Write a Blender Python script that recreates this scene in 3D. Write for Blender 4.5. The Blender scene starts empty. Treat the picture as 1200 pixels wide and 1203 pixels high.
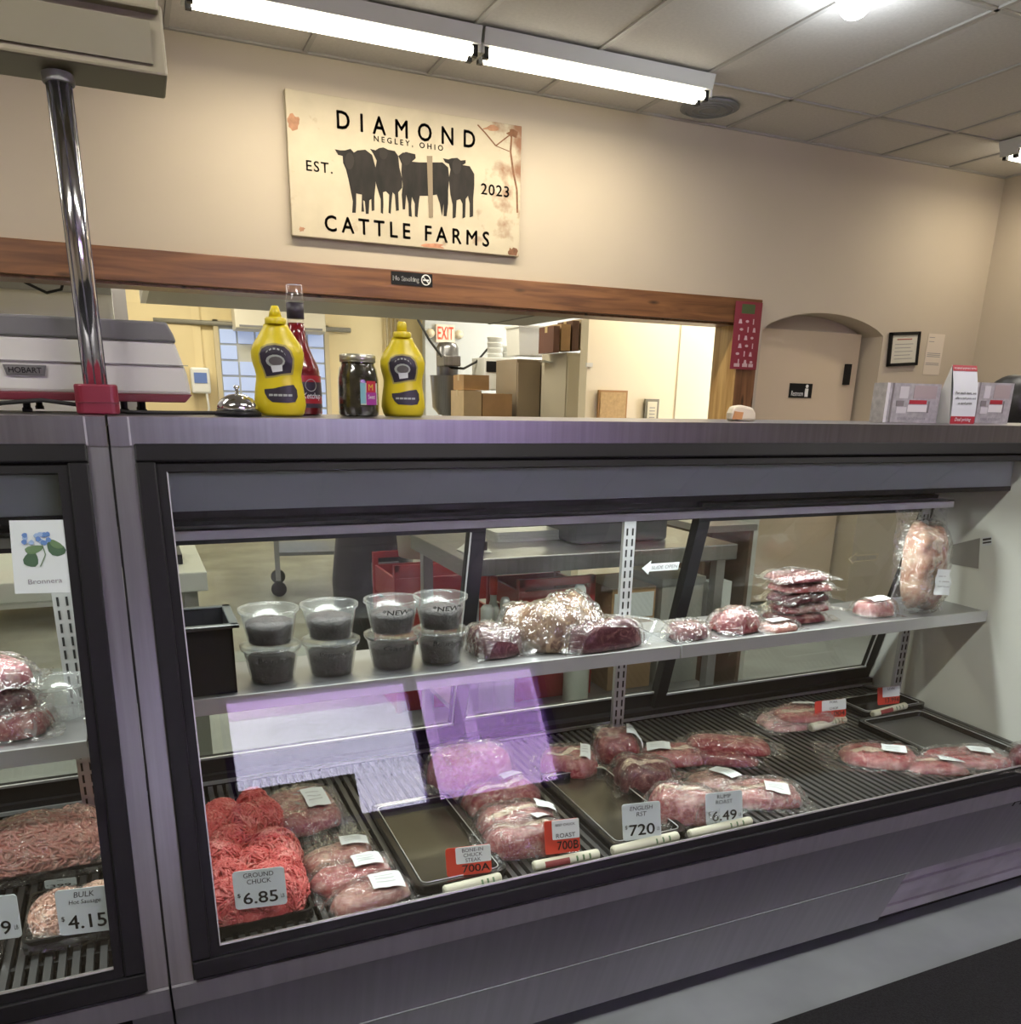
import bpy, bmesh, math, random
from mathutils import Vector, Matrix, noise as mnoise

R = random.Random(7)
PI = math.pi
scene = bpy.context.scene
COL = scene.collection

# ------------------------------------------------------------------ camera
F_PX, CY_PX, YAW, PITCH, ROLL = 981.033, 777.784, 0.419905, 0.305361, 0.0214728
HC = 1.42
fw = Vector((math.sin(YAW) * math.cos(PITCH), math.cos(YAW) * math.cos(PITCH), -math.sin(PITCH)))
rt0 = Vector((math.cos(YAW), -math.sin(YAW), 0))
up0 = rt0.cross(fw)
cr, sr = math.cos(ROLL), math.sin(ROLL)
RT = cr * rt0 + sr * up0
UP = -sr * rt0 + cr * up0
CAMLOC = Vector((0, 0, HC))
cam_data = bpy.data.cameras.new('camera')
cam = bpy.data.objects.new('camera', cam_data)
COL.objects.link(cam)
cam.matrix_world = Matrix(((RT.x, UP.x, -fw.x, 0), (RT.y, UP.y, -fw.y, 0), (RT.z, UP.z, -fw.z, HC), (0, 0, 0, 1)))
cam_data.sensor_fit = 'HORIZONTAL'
cam_data.sensor_width = 36
cam_data.lens = F_PX / 1200 * 36
cam_data.shift_y = (CY_PX - 601.5) / 1200
cam_data.clip_start = 0.02
cam_data.clip_end = 100
scene.camera = cam

# ------------------------------------------------------------------ world, exposure
w = bpy.data.worlds.new('overcast_sky')
scene.world = w
w.use_nodes = True
w.node_tree.nodes['Background'].inputs[0].default_value = (0.95, 0.96, 1.0, 1)
w.node_tree.nodes['Background'].inputs[1].default_value = 14.0
scene.view_settings.view_transform = 'Standard'
scene.view_settings.look = 'None'
scene.view_settings.gamma = 1
scene.view_settings.exposure = 0.0
scene.view_settings.use_curve_mapping = False
scene.cycles.transparent_max_bounces = 40
scene.cycles.max_bounces = 8
scene.cycles.caustics_reflective = False
scene.cycles.caustics_refractive = False
scene.cycles.sample_clamp_indirect = 6

TUBE_W = 15.0       # power of one four foot shop tube
BACK_W = 29.0       # power of one back room tube
CASE_W = 10.0        # power of one display case tube
WARM = (1.0, 0.88, 0.66)
COOL = (0.93, 0.97, 1.0)


def ray(x, y):
    return RT * ((x - 600) / F_PX) - UP * ((y - CY_PX) / F_PX) + fw


def at(x, y, X=None, Y=None, Z=None):
    r = ray(x, y)
    if Y is not None:
        t = Y / r.y
    elif Z is not None:
        t = (Z - HC) / r.z
    else:
        t = X / r.x
    return CAMLOC + r * t


# ------------------------------------------------------------------ materials
MATS = {}


def mat(name, col=(.8, .8, .8), rough=.5, metal=0, var=0, vscale=8, bump=0, bscale=40, spec=.5, emit=None, estr=0,
        stretch=(1, 1, 1), coat=0):
    if name in MATS:
        return MATS[name]
    m = bpy.data.materials.new(name)
    m.use_nodes = True
    nt = m.node_tree
    b = nt.nodes['Principled BSDF']
    b.inputs['Base Color'].default_value = (*col, 1)
    b.inputs['Roughness'].default_value = rough
    b.inputs['Metallic'].default_value = metal
    b.inputs['Specular IOR Level'].default_value = spec
    b.inputs['Coat Weight'].default_value = coat
    if emit:
        b.inputs['Emission Color'].default_value = (*emit, 1)
        b.inputs['Emission Strength'].default_value = estr
    if var or bump:
        tc = nt.nodes.new('ShaderNodeTexCoord')
        mp = nt.nodes.new('ShaderNodeMapping')
        mp.inputs['Scale'].default_value = stretch
        nt.links.new(tc.outputs['Object'], mp.inputs[0])
        if var:
            n = nt.nodes.new('ShaderNodeTexNoise')
            n.inputs['Scale'].default_value = vscale
            n.inputs['Detail'].default_value = 4
            nt.links.new(mp.outputs[0], n.inputs['Vector'])
            rp = nt.nodes.new('ShaderNodeValToRGB')
            rp.color_ramp.elements[0].position = .3
            rp.color_ramp.elements[1].position = .7
            rp.color_ramp.elements[0].color = (*[max(0, c * (1 - var)) for c in col], 1)
            rp.color_ramp.elements[1].color = (*[min(1, c * (1 + var * .6)) for c in col], 1)
            nt.links.new(n.outputs[0], rp.inputs[0])
            nt.links.new(rp.outputs[0], b.inputs['Base Color'])
        if bump:
            n2 = nt.nodes.new('ShaderNodeTexNoise')
            n2.inputs['Scale'].default_value = bscale
            n2.inputs['Detail'].default_value = 3
            nt.links.new(mp.outputs[0], n2.inputs['Vector'])
            bp = nt.nodes.new('ShaderNodeBump')
            bp.inputs['Strength'].default_value = bump
            bp.inputs['Distance'].default_value = .01
            nt.links.new(n2.outputs[0], bp.inputs['Height'])
            nt.links.new(bp.outputs[0], b.inputs['Normal'])
    MATS[name] = m
    return m


def glassmat(name, tint=(1, 1, 1), k=1.7, rough=.0, haze=0.0, hazecol=(1, 1, 1), bump=0, bscale=30, base=0.0, blotch=0):
    """thin sheet: transparent + fresnel weighted gloss + a little diffuse haze"""
    if name in MATS:
        return MATS[name]
    m = bpy.data.materials.new(name)
    m.use_nodes = True
    nt = m.node_tree
    nt.nodes.clear()
    L = nt.links.new
    out = nt.nodes.new('ShaderNodeOutputMaterial')
    tr = nt.nodes.new('ShaderNodeBsdfTransparent')
    tr.inputs[0].default_value = (*tint, 1)
    gl = nt.nodes.new('ShaderNodeBsdfGlossy')
    gl.inputs['Roughness'].default_value = rough
    gl.inputs[0].default_value = (1, 1, 1, 1)
    fr = nt.nodes.new('ShaderNodeFresnel')
    fr.inputs[0].default_value = 1.45
    ge = nt.nodes.new('ShaderNodeNewGeometry')
    ex_ = nt.nodes.new('ShaderNodeMath')
    ex_.operation = 'MULTIPLY_ADD'
    ex_.inputs[1].default_value = -2
    ex_.inputs[2].default_value = 1
    L(ge.outputs['Backfacing'], ex_.inputs[0])
    pw_ = nt.nodes.new('ShaderNodeMath')
    pw_.operation = 'POWER'
    pw_.inputs[0].default_value = 1.45
    L(ex_.outputs[0], pw_.inputs[1])
    L(pw_.outputs[0], fr.inputs[0])
    ml = nt.nodes.new('ShaderNodeMath')
    ml.operation = 'MULTIPLY_ADD'
    ml.use_clamp = True
    ml.inputs[1].default_value = k
    ml.inputs[2].default_value = base
    L(fr.outputs[0], ml.inputs[0])
    mx = nt.nodes.new('ShaderNodeMixShader')
    L(ml.outputs[0], mx.inputs[0])
    L(tr.outputs[0], mx.inputs[1])
    L(gl.outputs[0], mx.inputs[2])
    last = mx
    if bump:
        tc = nt.nodes.new('ShaderNodeTexCoord')
        n2 = nt.nodes.new('ShaderNodeTexNoise')
        n2.inputs['Scale'].default_value = bscale
        n2.inputs['Detail'].default_value = 2
        n2.inputs['Distortion'].default_value = 1.5
        L(tc.outputs['Object'], n2.inputs['Vector'])
        bp = nt.nodes.new('ShaderNodeBump')
        bp.inputs['Strength'].default_value = bump
        bp.inputs['Distance'].default_value = .01
        L(n2.outputs[0], bp.inputs['Height'])
        L(bp.outputs[0], gl.inputs['Normal'])
        L(bp.outputs[0], fr.inputs['Normal'])
    if haze:
        df = nt.nodes.new('ShaderNodeBsdfDiffuse')
        df.inputs[0].default_value = (*hazecol, 1)
        ts = nt.nodes.new('ShaderNodeBsdfTranslucent')
        ts.inputs[0].default_value = (*hazecol, 1)
        ad = nt.nodes.new('ShaderNodeMixShader')
        ad.inputs[0].default_value = .5
        L(df.outputs[0], ad.inputs[1])
        L(ts.outputs[0], ad.inputs[2])
        m2 = nt.nodes.new('ShaderNodeMixShader')
        m2.inputs[0].default_value = haze
        if blotch:
            tc2 = nt.nodes.new('ShaderNodeTexCoord')
            n3 = nt.nodes.new('ShaderNodeTexNoise')
            n3.inputs['Scale'].default_value = blotch
            n3.inputs['Detail'].default_value = 4
            n3.inputs['Distortion'].default_value = 2.5
            L(tc2.outputs['Object'], n3.inputs['Vector'])
            mr_ = nt.nodes.new('ShaderNodeMapRange')
            mr_.inputs[1].default_value = .50
            mr_.inputs[2].default_value = .72
            mr_.inputs[3].default_value = haze * .06
            mr_.inputs[4].default_value = haze * 1.6
            L(n3.outputs[0], mr_.inputs[0])
            L(mr_.outputs[0], m2.inputs[0])
        L(mx.outputs[0], m2.inputs[1])
        L(ad.outputs[0], m2.inputs[2])
        last = m2
    L(last.outputs[0], out.inputs[0])
    MATS[name] = m
    return m


def meatmat(name, lean, fat, amount, scale=22, rough=.32, dist=2.0, grain=(1, 1, 1)):
    if name in MATS:
        return MATS[name]
    m = bpy.data.materials.new(name)
    m.use_nodes = True
    nt = m.node_tree
    L = nt.links.new
    b = nt.nodes['Principled BSDF']
    b.inputs['Roughness'].default_value = rough
    tc = nt.nodes.new('ShaderNodeTexCoord')
    oi = nt.nodes.new('ShaderNodeObjectInfo')
    mp = nt.nodes.new('ShaderNodeMapping')
    mp.inputs['Scale'].default_value = grain
    av = nt.nodes.new('ShaderNodeVectorMath')
    av.operation = 'ADD'
    sc = nt.nodes.new('ShaderNodeVectorMath')
    sc.operation = 'SCALE'
    sc.inputs['Scale'].default_value = 1.0
    L(oi.outputs['Random'], sc.inputs[0])
    L(tc.outputs['Object'], av.inputs[0])
    L(sc.outputs[0], av.inputs[1])
    L(av.outputs[0], mp.inputs[0])
    n = nt.nodes.new('ShaderNodeTexNoise')
    n.inputs['Scale'].default_value = scale
    n.inputs['Detail'].default_value = 5
    n.inputs['Distortion'].default_value = dist
    L(mp.outputs[0], n.inputs['Vector'])
    rp = nt.nodes.new('ShaderNodeValToRGB')
    e = rp.color_ramp.elements
    e[0].position = .60 - amount * .4
    e[0].color = (*lean, 1)
    e[1].position = .70
    e[1].color = (*fat, 1)
    k = e.new(.61)
    k.color = (*[a * .65 + c * .35 for a, c in zip(lean, fat)], 1)
    d = e.new(.12)
    d.color = (*[a * .6 for a in lean], 1)
    L(n.outputs[0], rp.inputs[0])
    nb = nt.nodes.new('ShaderNodeTexNoise')
    nb.inputs['Scale'].default_value = scale * .33
    nb.inputs['Detail'].default_value = 2
    nb.inputs['Distortion'].default_value = 1.2
    L(mp.outputs[0], nb.inputs['Vector'])
    rb = nt.nodes.new('ShaderNodeMapRange')
    rb.inputs[1].default_value = .60
    rb.inputs[2].default_value = .69
    rb.inputs[4].default_value = .75
    L(nb.outputs[0], rb.inputs[0])
    mb = nt.nodes.new('ShaderNodeMix')
    mb.data_type = 'RGBA'
    L(rb.outputs[0], mb.inputs[0])
    L(rp.outputs[0], mb.inputs[6])
    mb.inputs[7].default_value = (*fat, 1)
    L(mb.outputs[2], b.inputs['Base Color'])
    bp = nt.nodes.new('ShaderNodeBump')
    bp.inputs['Strength'].default_value = .35
    bp.inputs['Distance'].default_value = .006
    L(n.outputs[0], bp.inputs['Height'])
    L(bp.outputs[0], b.inputs['Normal'])
    MATS[name] = m
    return m


def woodmat(name, c1, c2, knots=True, axis=(1, 14, 14)):
    m = bpy.data.materials.new(name)
    m.use_nodes = True
    nt = m.node_tree
    L = nt.links.new
    b = nt.nodes['Principled BSDF']
    b.inputs['Roughness'].default_value = .38
    tc = nt.nodes.new('ShaderNodeTexCoord')
    mp = nt.nodes.new('ShaderNodeMapping')
    mp.inputs['Scale'].default_value = axis
    L(tc.outputs['Object'], mp.inputs[0])
    n = nt.nodes.new('ShaderNodeTexNoise')
    n.inputs['Scale'].default_value = 2.2
    n.inputs['Detail'].default_value = 6
    n.inputs['Distortion'].default_value = .6
    L(mp.outputs[0], n.inputs['Vector'])
    rp = nt.nodes.new('ShaderNodeValToRGB')
    rp.color_ramp.elements[0].color = (*c1, 1)
    rp.color_ramp.elements[1].color = (*c2, 1)
    rp.color_ramp.elements[0].position = .35
    rp.color_ramp.elements[1].position = .68
    L(n.outputs[0], rp.inputs[0])
    col = rp.outputs[0]
    if knots:
        mp2 = nt.nodes.new('ShaderNodeMapping')
        mp2.inputs['Scale'].default_value = tuple(1.6 if a == 1 else 5.5 for a in axis)
        L(tc.outputs['Object'], mp2.inputs[0])
        v = nt.nodes.new('ShaderNodeTexVoronoi')
        v.inputs['Scale'].default_value = 2.0
        L(mp2.outputs[0], v.inputs['Vector'])
        r2 = nt.nodes.new('ShaderNodeValToRGB')
        r2.color_ramp.elements[0].position = .05
        r2.color_ramp.elements[1].position = .17
        L(v.outputs['Distance'], r2.inputs[0])
        mx = nt.nodes.new('ShaderNodeMix')
        mx.data_type = 'RGBA'
        L(r2.outputs[0], mx.inputs[0])
        mx.inputs[6].default_value = (*[c * .22 for c in c1], 1)
        L(col, mx.inputs[7])
        col = mx.outputs[2]
    L(col, b.inputs['Base Color'])
    MATS[name] = m
    return m


STEEL = mat('brushed_steel', (.29, .29, .31), .32, .95, .12, 3, .02, 90, stretch=(30, 1, 1))
SATIN = mat('satin_steel', (.38, .38, .41), .38, .5, .08, 3, stretch=(20, 1, 1))
STEEL_D = mat('dull_steel', (.42, .42, .43), .42, .85, .15, 4)
CHROME = mat('chrome', (.8, .8, .82), .12, 1)
ALU = mat('aluminium', (.62, .63, .63), .4, .7)
BLACK = mat('black_plastic', (.010, .010, .012), .42, spec=.25)
BLACKR = mat('black_rubber', (.02, .02, .02), .7)
BLKGLOSS = mat('black_enamel', (.012, .012, .013), .16, spec=.6)
PANFLOOR = mat('used_pan_steel', (.13, .12, .095), .22, .75, .25, 6)
WHITE = mat('white_plastic', (.72, .73, .71), .4)
CASEWHITE = mat('white_case_liner', (.84, .85, .79), .35)
HOODGREY = mat('grey_green_hood', (.47, .55, .51), .45)
PAPER = mat('white_paper', (.78, .82, .82), .6)
INK = mat('black_ink', (.015, .015, .017), .6)
GREYINK = mat('grey_ink', (.25, .25, .26), .6)
REDTAG = mat('red_tag_plastic', (.62, .05, .022), .4)
REDPRINT = mat('red_print', (.42, .025, .04), .5)
WHITEINK = mat('white_ink', (.85, .85, .85), .6)
CARD = mat('cardboard', (.42, .26, .13), .8, 0, .15, 6)
CARDL = mat('pale_cardboard', (.52, .40, .25), .8, 0, .1, 6)
GLASS = glassmat('case_glass', (.93, .97, .95), 1.9)
REARGLASS = glassmat('door_glass', (.84, .88, .84), 1.4, haze=.008, hazecol=(.8, .85, .75))
FILM = glassmat('vacuum_film', (.98, .97, .97), 1.5, rough=.09, haze=.16, hazecol=(.9, .92, .9), bump=1.0, bscale=34, base=.02, blotch=16)
FILMC = glassmat('crumpled_film', (.97, .97, .97), 2.0, rough=.10, haze=.24, hazecol=(.88, .9, .88), bump=1.0, bscale=45, base=.035, blotch=20)
CUPM = glassmat('frosted_cup', (.94, .95, .95), 1.0, rough=.22, haze=.05, hazecol=(.85, .87, .86))
CUPE = glassmat('frosted_empty_plastic', (.90, .91, .91), 2.0, rough=.15, haze=.17, hazecol=(.85, .87, .87))
CLEARP = glassmat('clear_plastic', (.97, .97, .97), 1.6, rough=.06, haze=.02)
BEEF = meatmat('beef_lean', (.21, .014, .028), (.48, .18, .16), .35, 40)
BEEFP = meatmat('beef_marbled', (.29, .032, .042), (.62, .34, .29), .45, 55)
BEEFD = meatmat('beef_dark', (.12, .015, .028), (.38, .18, .16), .3, 40)
PORK = meatmat('pork_pink', (.46, .15, .18), (.72, .48, .46), .5, 40)
STEAK = meatmat('steak_pink', (.35, .055, .065), (.62, .36, .30), .4, 36)
PALE = meatmat('pale_meat', (.38, .14, .12), (.64, .46, .36), .5, 50)
TAN = meatmat('tan_tripe', (.10, .05, .03), (.36, .25, .14), .4, 60, rough=.25)
LIVER = meatmat('liver_dark', (.075, .018, .03), (.2, .09, .09), .3, 40, rough=.25)
GRND = meatmat('ground_beef', (.55, .075, .07), (.75, .30, .26), .35, 60, rough=.38)
GRNDP = meatmat('ground_pork', (.84, .40, .34), (.93, .68, .58), .4, 60, rough=.38)
SAUS = meatmat('sausage_meat', (.72, .42, .32), (.88, .66, .52), .4, 70, rough=.4)
FATM = mat('beef_fat', (.72, .58, .44), .4, 0, .2, 20)
BONE = meatmat('bone_meat', (.42, .20, .14), (.72, .60, .46), .5, 16)


# ------------------------------------------------------------------ mesh helpers
class MB:
    def __init__(s):
        s.v, s.f = [], []

    def box(s, x0, x1, y0, y1, z0, z1):
        n = len(s.v)
        s.v += [(x, y, z) for z in (z0, z1) for y in (y0, y1) for x in (x0, x1)]
        s.f += [tuple(n + i for i in q) for q in
                ((0, 2, 3, 1), (4, 5, 7, 6), (0, 1, 5, 4), (2, 6, 7, 3), (0, 4, 6, 2), (1, 3, 7, 5))]
        return s

    def prism(s, poly, a0, a1, axis='x'):
        """poly: 2D points; extruded along axis between a0 and a1"""
        n, k = len(s.v), len(poly)
        for a in (a0, a1):
            for p, q in poly:
                s.v.append({'x': (a, p, q), 'y': (p, a, q), 'z': (p, q, a)}[axis])
        for i in range(k):
            j = (i + 1) % k
            s.f.append((n + i, n + j, n + k + j, n + k + i))
        s.f.append(tuple(n + i for i in reversed(range(k))))
        s.f.append(tuple(n + k + i for i in range(k)))
        return s

    def lathe(s, prof, seg=24, c=(0, 0, 0), sx=1, sy=1, cap=True):
        n = len(s.v)
        for r, z in prof:
            for i in range(seg):
                a = 2 * PI * i / seg
                s.v.append((c[0] + r * sx * math.cos(a), c[1] + r * sy * math.sin(a), c[2] + z))
        for j in range(len(prof) - 1):
            for i in range(seg):
                k = (i + 1) % seg
                s.f.append((n + j * seg + i, n + j * seg + k, n + (j + 1) * seg + k, n + (j + 1) * seg + i))
        if cap:
            s.f.append(tuple(n + i for i in reversed(range(seg))))
            m = n + (len(prof) - 1) * seg
            s.f.append(tuple(m + i for i in range(seg)))
        return s

    def tube(s, pts, r, seg=8, cap=True):
        pts = [Vector(p) for p in pts]
        n = len(s.v)
        rr = r if isinstance(r, (list, tuple)) else [r] * len(pts)
        prev = None
        for i, p in enumerate(pts):
            t = (pts[min(i + 1, len(pts) - 1)] - pts[max(i - 1, 0)]).normalized()
            if prev is None:
                u = t.orthogonal().normalized()
            else:
                u = (prev - t * prev.dot(t))
                u = u.normalized() if u.length > 1e-6 else t.orthogonal().normalized()
            prev = u
            v = t.cross(u)
            for k in range(seg):
                a = 2 * PI * k / seg
                s.v.append(tuple(p + (u * math.cos(a) + v * math.sin(a)) * rr[i]))
        for j in range(len(pts) - 1):
            for i in range(seg):
                k = (i + 1) % seg
                s.f.append((n + j * seg + i, n + j * seg + k, n + (j + 1) * seg + k, n + (j + 1) * seg + i))
        if cap:
            s.f.append(tuple(n + i for i in reversed(range(seg))))
            m = n + (len(pts) - 1) * seg
            s.f.append(tuple(m + i for i in range(seg)))
        return s

    def grid(s, nx, ny, fn):
        n = len(s.v)
        for j in range(ny + 1):
            for i in range(nx + 1):
                s.v.append(tuple(fn(i / nx, j / ny)))
        for j in range(ny):
            for i in range(nx):
                a = n + j * (nx + 1) + i
                s.f.append((a, a + 1, a + nx + 2, a + nx + 1))
        return s

    def poly(s, pts):
        n = len(s.v)
        s.v += [tuple(p) for p in pts]
        s.f.append(tuple(range(n, n + len(pts))))
        return s

    def ball(s, c, r, seg=12, rings=8, sx=1, sy=1, sz=1):
        prof = [(max(1e-4, r * math.sin(PI * j / rings)), -r * sz * math.cos(PI * j / rings)) for j in range(rings + 1)]
        return s.lathe(prof, seg, c, sx, sy)

    def mesh(s, name, m, smooth=False):
        me = bpy.data.meshes.new(name)
        me.from_pydata(s.v, [], s.f)
        me.materials.append(m)
        if smooth:
            me.polygons.foreach_set('use_smooth', [True] * len(me.polygons))
        me.update()
        return me

    def build(s, name, m, parent=None, smooth=False, bevel=0, label=None):
        o = bpy.data.objects.new(name, s.mesh(name, m, smooth))
        COL.objects.link(o)
        if parent:
            o.parent = parent
        if bevel:
            b = o.modifiers.new('bevel', 'BEVEL')
            b.width = bevel
            b.segments = 2
            b.limit_method = 'ANGLE'
        if label:
            o['label'] = label
        return o


def B(x0, x1, y0, y1, z0, z1):
    return MB().box(x0, x1, y0, y1, z0, z1)


def thing(name, label, cat, loc=(0, 0, 0), rz=0, group=None, rot=None):
    o = bpy.data.objects.new(name, None)
    COL.objects.link(o)
    o.empty_display_size = .05
    o.location = loc
    o.rotation_euler = rot if rot else (0, 0, rz)
    tag(o, label, cat, group)
    return o


def tag(o, label, cat, group=None):
    o['label'] = label
    o['category'] = cat
    if group:
        o['group'] = group
    return o


def struct(o, label=None):
    o['kind'] = 'structure'
    if label:
        o['label'] = label
    return o


def smooth(o):
    o.data.polygons.foreach_set('use_smooth', [True] * len(o.data.polygons))
    return o


_TX = {}


def textverts(s, spacing=1.0, bold=0.0, shear=0.0):
    key = (s, spacing, bold, shear)
    if key in _TX:
        return _TX[key]
    cu = bpy.data.curves.new('t', 'FONT')
    cu.body = s
    cu.size = 1
    cu.space_character = spacing
    cu.offset = bold
    cu.shear = shear
    cu.align_x = 'CENTER'
    cu.resolution_u = 3
    o = bpy.data.objects.new('t', cu)
    COL.objects.link(o)
    me = bpy.data.meshes.new_from_object(o.evaluated_get(bpy.context.evaluated_depsgraph_get()))
    v = [tuple(p.co) for p in me.vertices]
    f = [tuple(p.vertices) for p in me.polygons]
    bpy.data.objects.remove(o)
    bpy.data.curves.remove(cu)
    bpy.data.meshes.remove(me)
    _TX[key] = (v, f)
    return v, f


def text(s, x0, x1, z0, z1, fn, m, parent, spacing=1.0, bold=0.0, shear=0.0, name='lettering', keep=False):
    """text fitted into a rectangle of (x, z), mapped to space by fn(x, z)"""
    v, f = textverts(s, spacing, 0, shear)
    if not v:
        return None
    ax, bx = min(p[0] for p in v), max(p[0] for p in v)
    ay, by = min(p[1] for p in v), max(p[1] for p in v)
    kx, kz = (x1 - x0) / (bx - ax), (z1 - z0) / max(1e-6, by - ay)
    if keep:
        k = min(kx, kz)
        cx = (x0 + x1) / 2
        x0, x1 = cx - k * (bx - ax) / 2, cx + k * (bx - ax) / 2
        kx = kz = k
    b = MB()
    sh = [(0, 0)] + ([(d1 * bold, d2 * bold) for d1, d2 in ((1, 0), (-1, 0), (0, 1), (0, -1))] if bold else [])
    for dx, dz in sh:
        n = len(b.v)
        b.v += [tuple(fn(x0 + (p[0] - ax + dx) * kx, z0 + (p[1] - ay + dz) * kz)) for p in v]
        b.f += [tuple(n + i for i in q) for q in f]
    return b.build(name, m, parent)


def flat(y):
    return lambda x, z: (x, y, z)


def roundrect(x0, x1, z0, z1, r, n=4):
    pts = []
    for cx, cz, a0 in ((x1 - r, z1 - r, 0), (x0 + r, z1 - r, PI / 2), (x0 + r, z0 + r, PI), (x1 - r, z0 + r, 1.5 * PI)):
        for i in range(n + 1):
            a = a0 + PI / 2 * i / n
            pts.append((cx + r * math.cos(a), cz + r * math.sin(a)))
    return pts


def nz(x, y, z=0):
    return mnoise.noise(Vector((x, y, z)))


# ================================================================== SETTING
YW = 4.64          # partition wall, face towards the shop
ZC = 2.958         # ceiling
XL, XR = -3.6, 5.77
YF = -3.0          # shop front wall with the window
YB = 10.0          # far wall of the back room
ZCB = 2.9

m_floor = mat('grey_painted_floor', (.30, .335, .35), .4, 0, .22, 3, .05, 20)
m_conc = mat('worn_concrete', (.27, .27, .245), .3, 0, .5, 2.2, .05, 12)
m_wall = mat('cream_wall_paint', (.52, .45, .355), .7, 0, .03, 2)
m_yel = mat('yellow_wall_paint', (.78, .66, .38), .6, 0, .04, 2)
m_tile = mat('ceiling_tile', (.56, .53, .50), .9, 0, .06, 60, .15, 160)
m_grid = mat('ceiling_grid_metal', (.40, .38, .36), .5)

fl = struct(B(XL, XR, YF, YW + .2, -.1, 0).build('floor', m_floor), 'grey painted floor of the shop')
struct(B(XL, 9, YW + .2, YB, -.1, 0).build('floor', m_conc), 'worn concrete floor of the back room')

# partition wall with the wide opening and an arched recess, both down to the floor
ax0, ax1, zs, za = 3.80, 4.85, 1.885, 2.005
OX0, OX1, OZ = -1.6, 3.596, 1.905
arch = []
for i in range(0, 17):
    t = i / 16
    x = ax1 + (ax0 - ax1) * t
    arch.append((x, zs + (za - zs) * (1 - (2 * t - 1) ** 2) ** .8))
poly = [(XL, 0), (XL, ZC + .1), (XR + .1, ZC + .1), (XR + .1, 0), (ax1, 0)] + arch + [(ax0, 0), (OX1, 0), (OX1, OZ), (OX0, OZ), (OX0, 0)]
wb = struct(MB().prism(poly[::-1], YW, YW + .2, 'y').build('wall_back', m_wall), 'cream wall with the long opening and arched doorway')
struct(B(XR, XR + .15, YF, YW, 0, ZC + .1).build('wall_right', m_wall), 'cream side wall at the right corner')
struct(B(XL - .15, XL, YF, YB, 0, ZC + .1).build('wall_left', m_wall))
# shop front behind the photographer with its window
WX0, WX1, WZ0, WZ1 = .36, 2.86, 1.40, 2.47
wf = MB()
wf.box(XL, WX0, YF - .15, YF, 0, ZC + .1).box(WX1, XR, YF - .15, YF, 0, ZC + .1)
wf.box(WX0, WX1, YF - .15, YF, 0, WZ0).box(WX0, WX1, YF - .15, YF, WZ1, ZC + .1)
struct(wf.build('wall_front', m_wall))
purple = mat('purple_paint', (.20, .10, .36), .5)
win = struct(B(WX0, WX1, YF - .1, YF - .094, WZ0, WZ1).build('window_1', glassmat('window_glass', (.9, .93, .95), 1.6)), 'shop window behind the photographer')
for x0, x1, z0, z1 in ((WX0, WX1, WZ0, WZ0 + .06), (WX0, WX1, WZ1 - .06, WZ1), (WX0, WX0 + .06, WZ0, WZ1), (WX1 - .06, WX1, WZ0, WZ1), (1.72, 1.80, WZ0, WZ1)):
    B(x0, x1, YF - .14, YF - .05, z0, z1).build('window_frame', purple, win)
film_p = glassmat('purple_window_film', (.75, .58, .80), .3, haze=.06, hazecol=(.5, .3, .75))
film_w = glassmat('pale_window_film', (.88, .83, .91), .3, haze=.1, hazecol=(.9, .85, .95))
for nm, mm, x0, x1, z0, z1 in (('window_film', film_p, WX0 + .06, 1.72, 2.26, WZ1 - .06), ('window_film', film_w, WX0 + .06, 1.72, WZ0 + .06, 2.26),
                               ('window_film', film_p, 1.80, WX1 - .06, WZ0 + .06, WZ1 - .06)):
    B(x0, x1, YF - .092, YF - .088, z0, z1).build(nm, mm, win)
for x0, x1, z0, z1 in ((1.9, 2.12, 1.7, 2.28), (2.22, 2.74, 1.85, 2.28)):
    B(x0, x1, YF - .087, YF - .084, z0, z1).build('window_poster', film_w, win)
# unseen panel added over the lower left pane to shape the window's reflection
B(WX0 + .06, 1.22, YF - .087, YF - .07, WZ0 + .06, 1.76).build('reflection_panel', m_wall, win)

# ceiling: grid bars, one object per tile
ceil = struct(B(XL, XR, YF, YW, ZC + .02, ZC + .1).build('ceiling', m_grid), 'suspended ceiling of large tiles')
gx = [3.379 + .61 * k for k in range(-12, 5)]
gx = [XL] + [x for x in gx if XL + .1 < x < XR - .05] + [XR]
gy = [YW, 4.09] + [4.09 - 1.2 * k for k in range(1, 6)] + [YF]
gb = MB()
for x in gx[1:-1]:
    gb.box(x - .011, x + .011, YF, YW, ZC - .004, ZC + .02)
for y in gy[1:-1]:
    gb.box(XL, XR, y - .011, y + .011, ZC - .004, ZC + .02)
gb.box(XL, XR, YW - .018, YW, ZC - .006, ZC + .02).box(XR - .018, XR, YF, YW, ZC - .006, ZC + .02)
gb.build('grid_bars', m_grid, ceil)
tcache = {}
for i in range(len(gx) - 1):
    for j in range(len(gy) - 1):
        wx, wy = gx[i + 1] - gx[i] - .026, gy[j] - gy[j + 1] - .026
        k = (round(wx, 3), round(wy, 3))
        if k not in tcache:
            tcache[k] = B(-wx / 2, wx / 2, -wy / 2, wy / 2, 0, .016).mesh('ceiling_tile', m_tile)
        o = bpy.data.objects.new('ceiling_tile', tcache[k])
        COL.objects.link(o)
        o.parent = ceil
        o.location = ((gx[i] + gx[i + 1]) / 2, (gy[j] + gy[j + 1]) / 2, ZC + .004)

# back room shell
struct(B(XL, 9, YB, YB + .15, 0, ZCB + .1).build('wall_far', m_yel), 'yellow far wall of the back room')
struct(B(9, 9.15, YW + .2, YB, 0, ZCB + .1).build('wall_back_right', m_yel))
struct(B(XL, 9, YW + .2, YB, ZCB, ZCB + .1).build('ceiling', mat('back_ceiling', (.6, .55, .45), .8)), 'plain ceiling of the back room')
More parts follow.
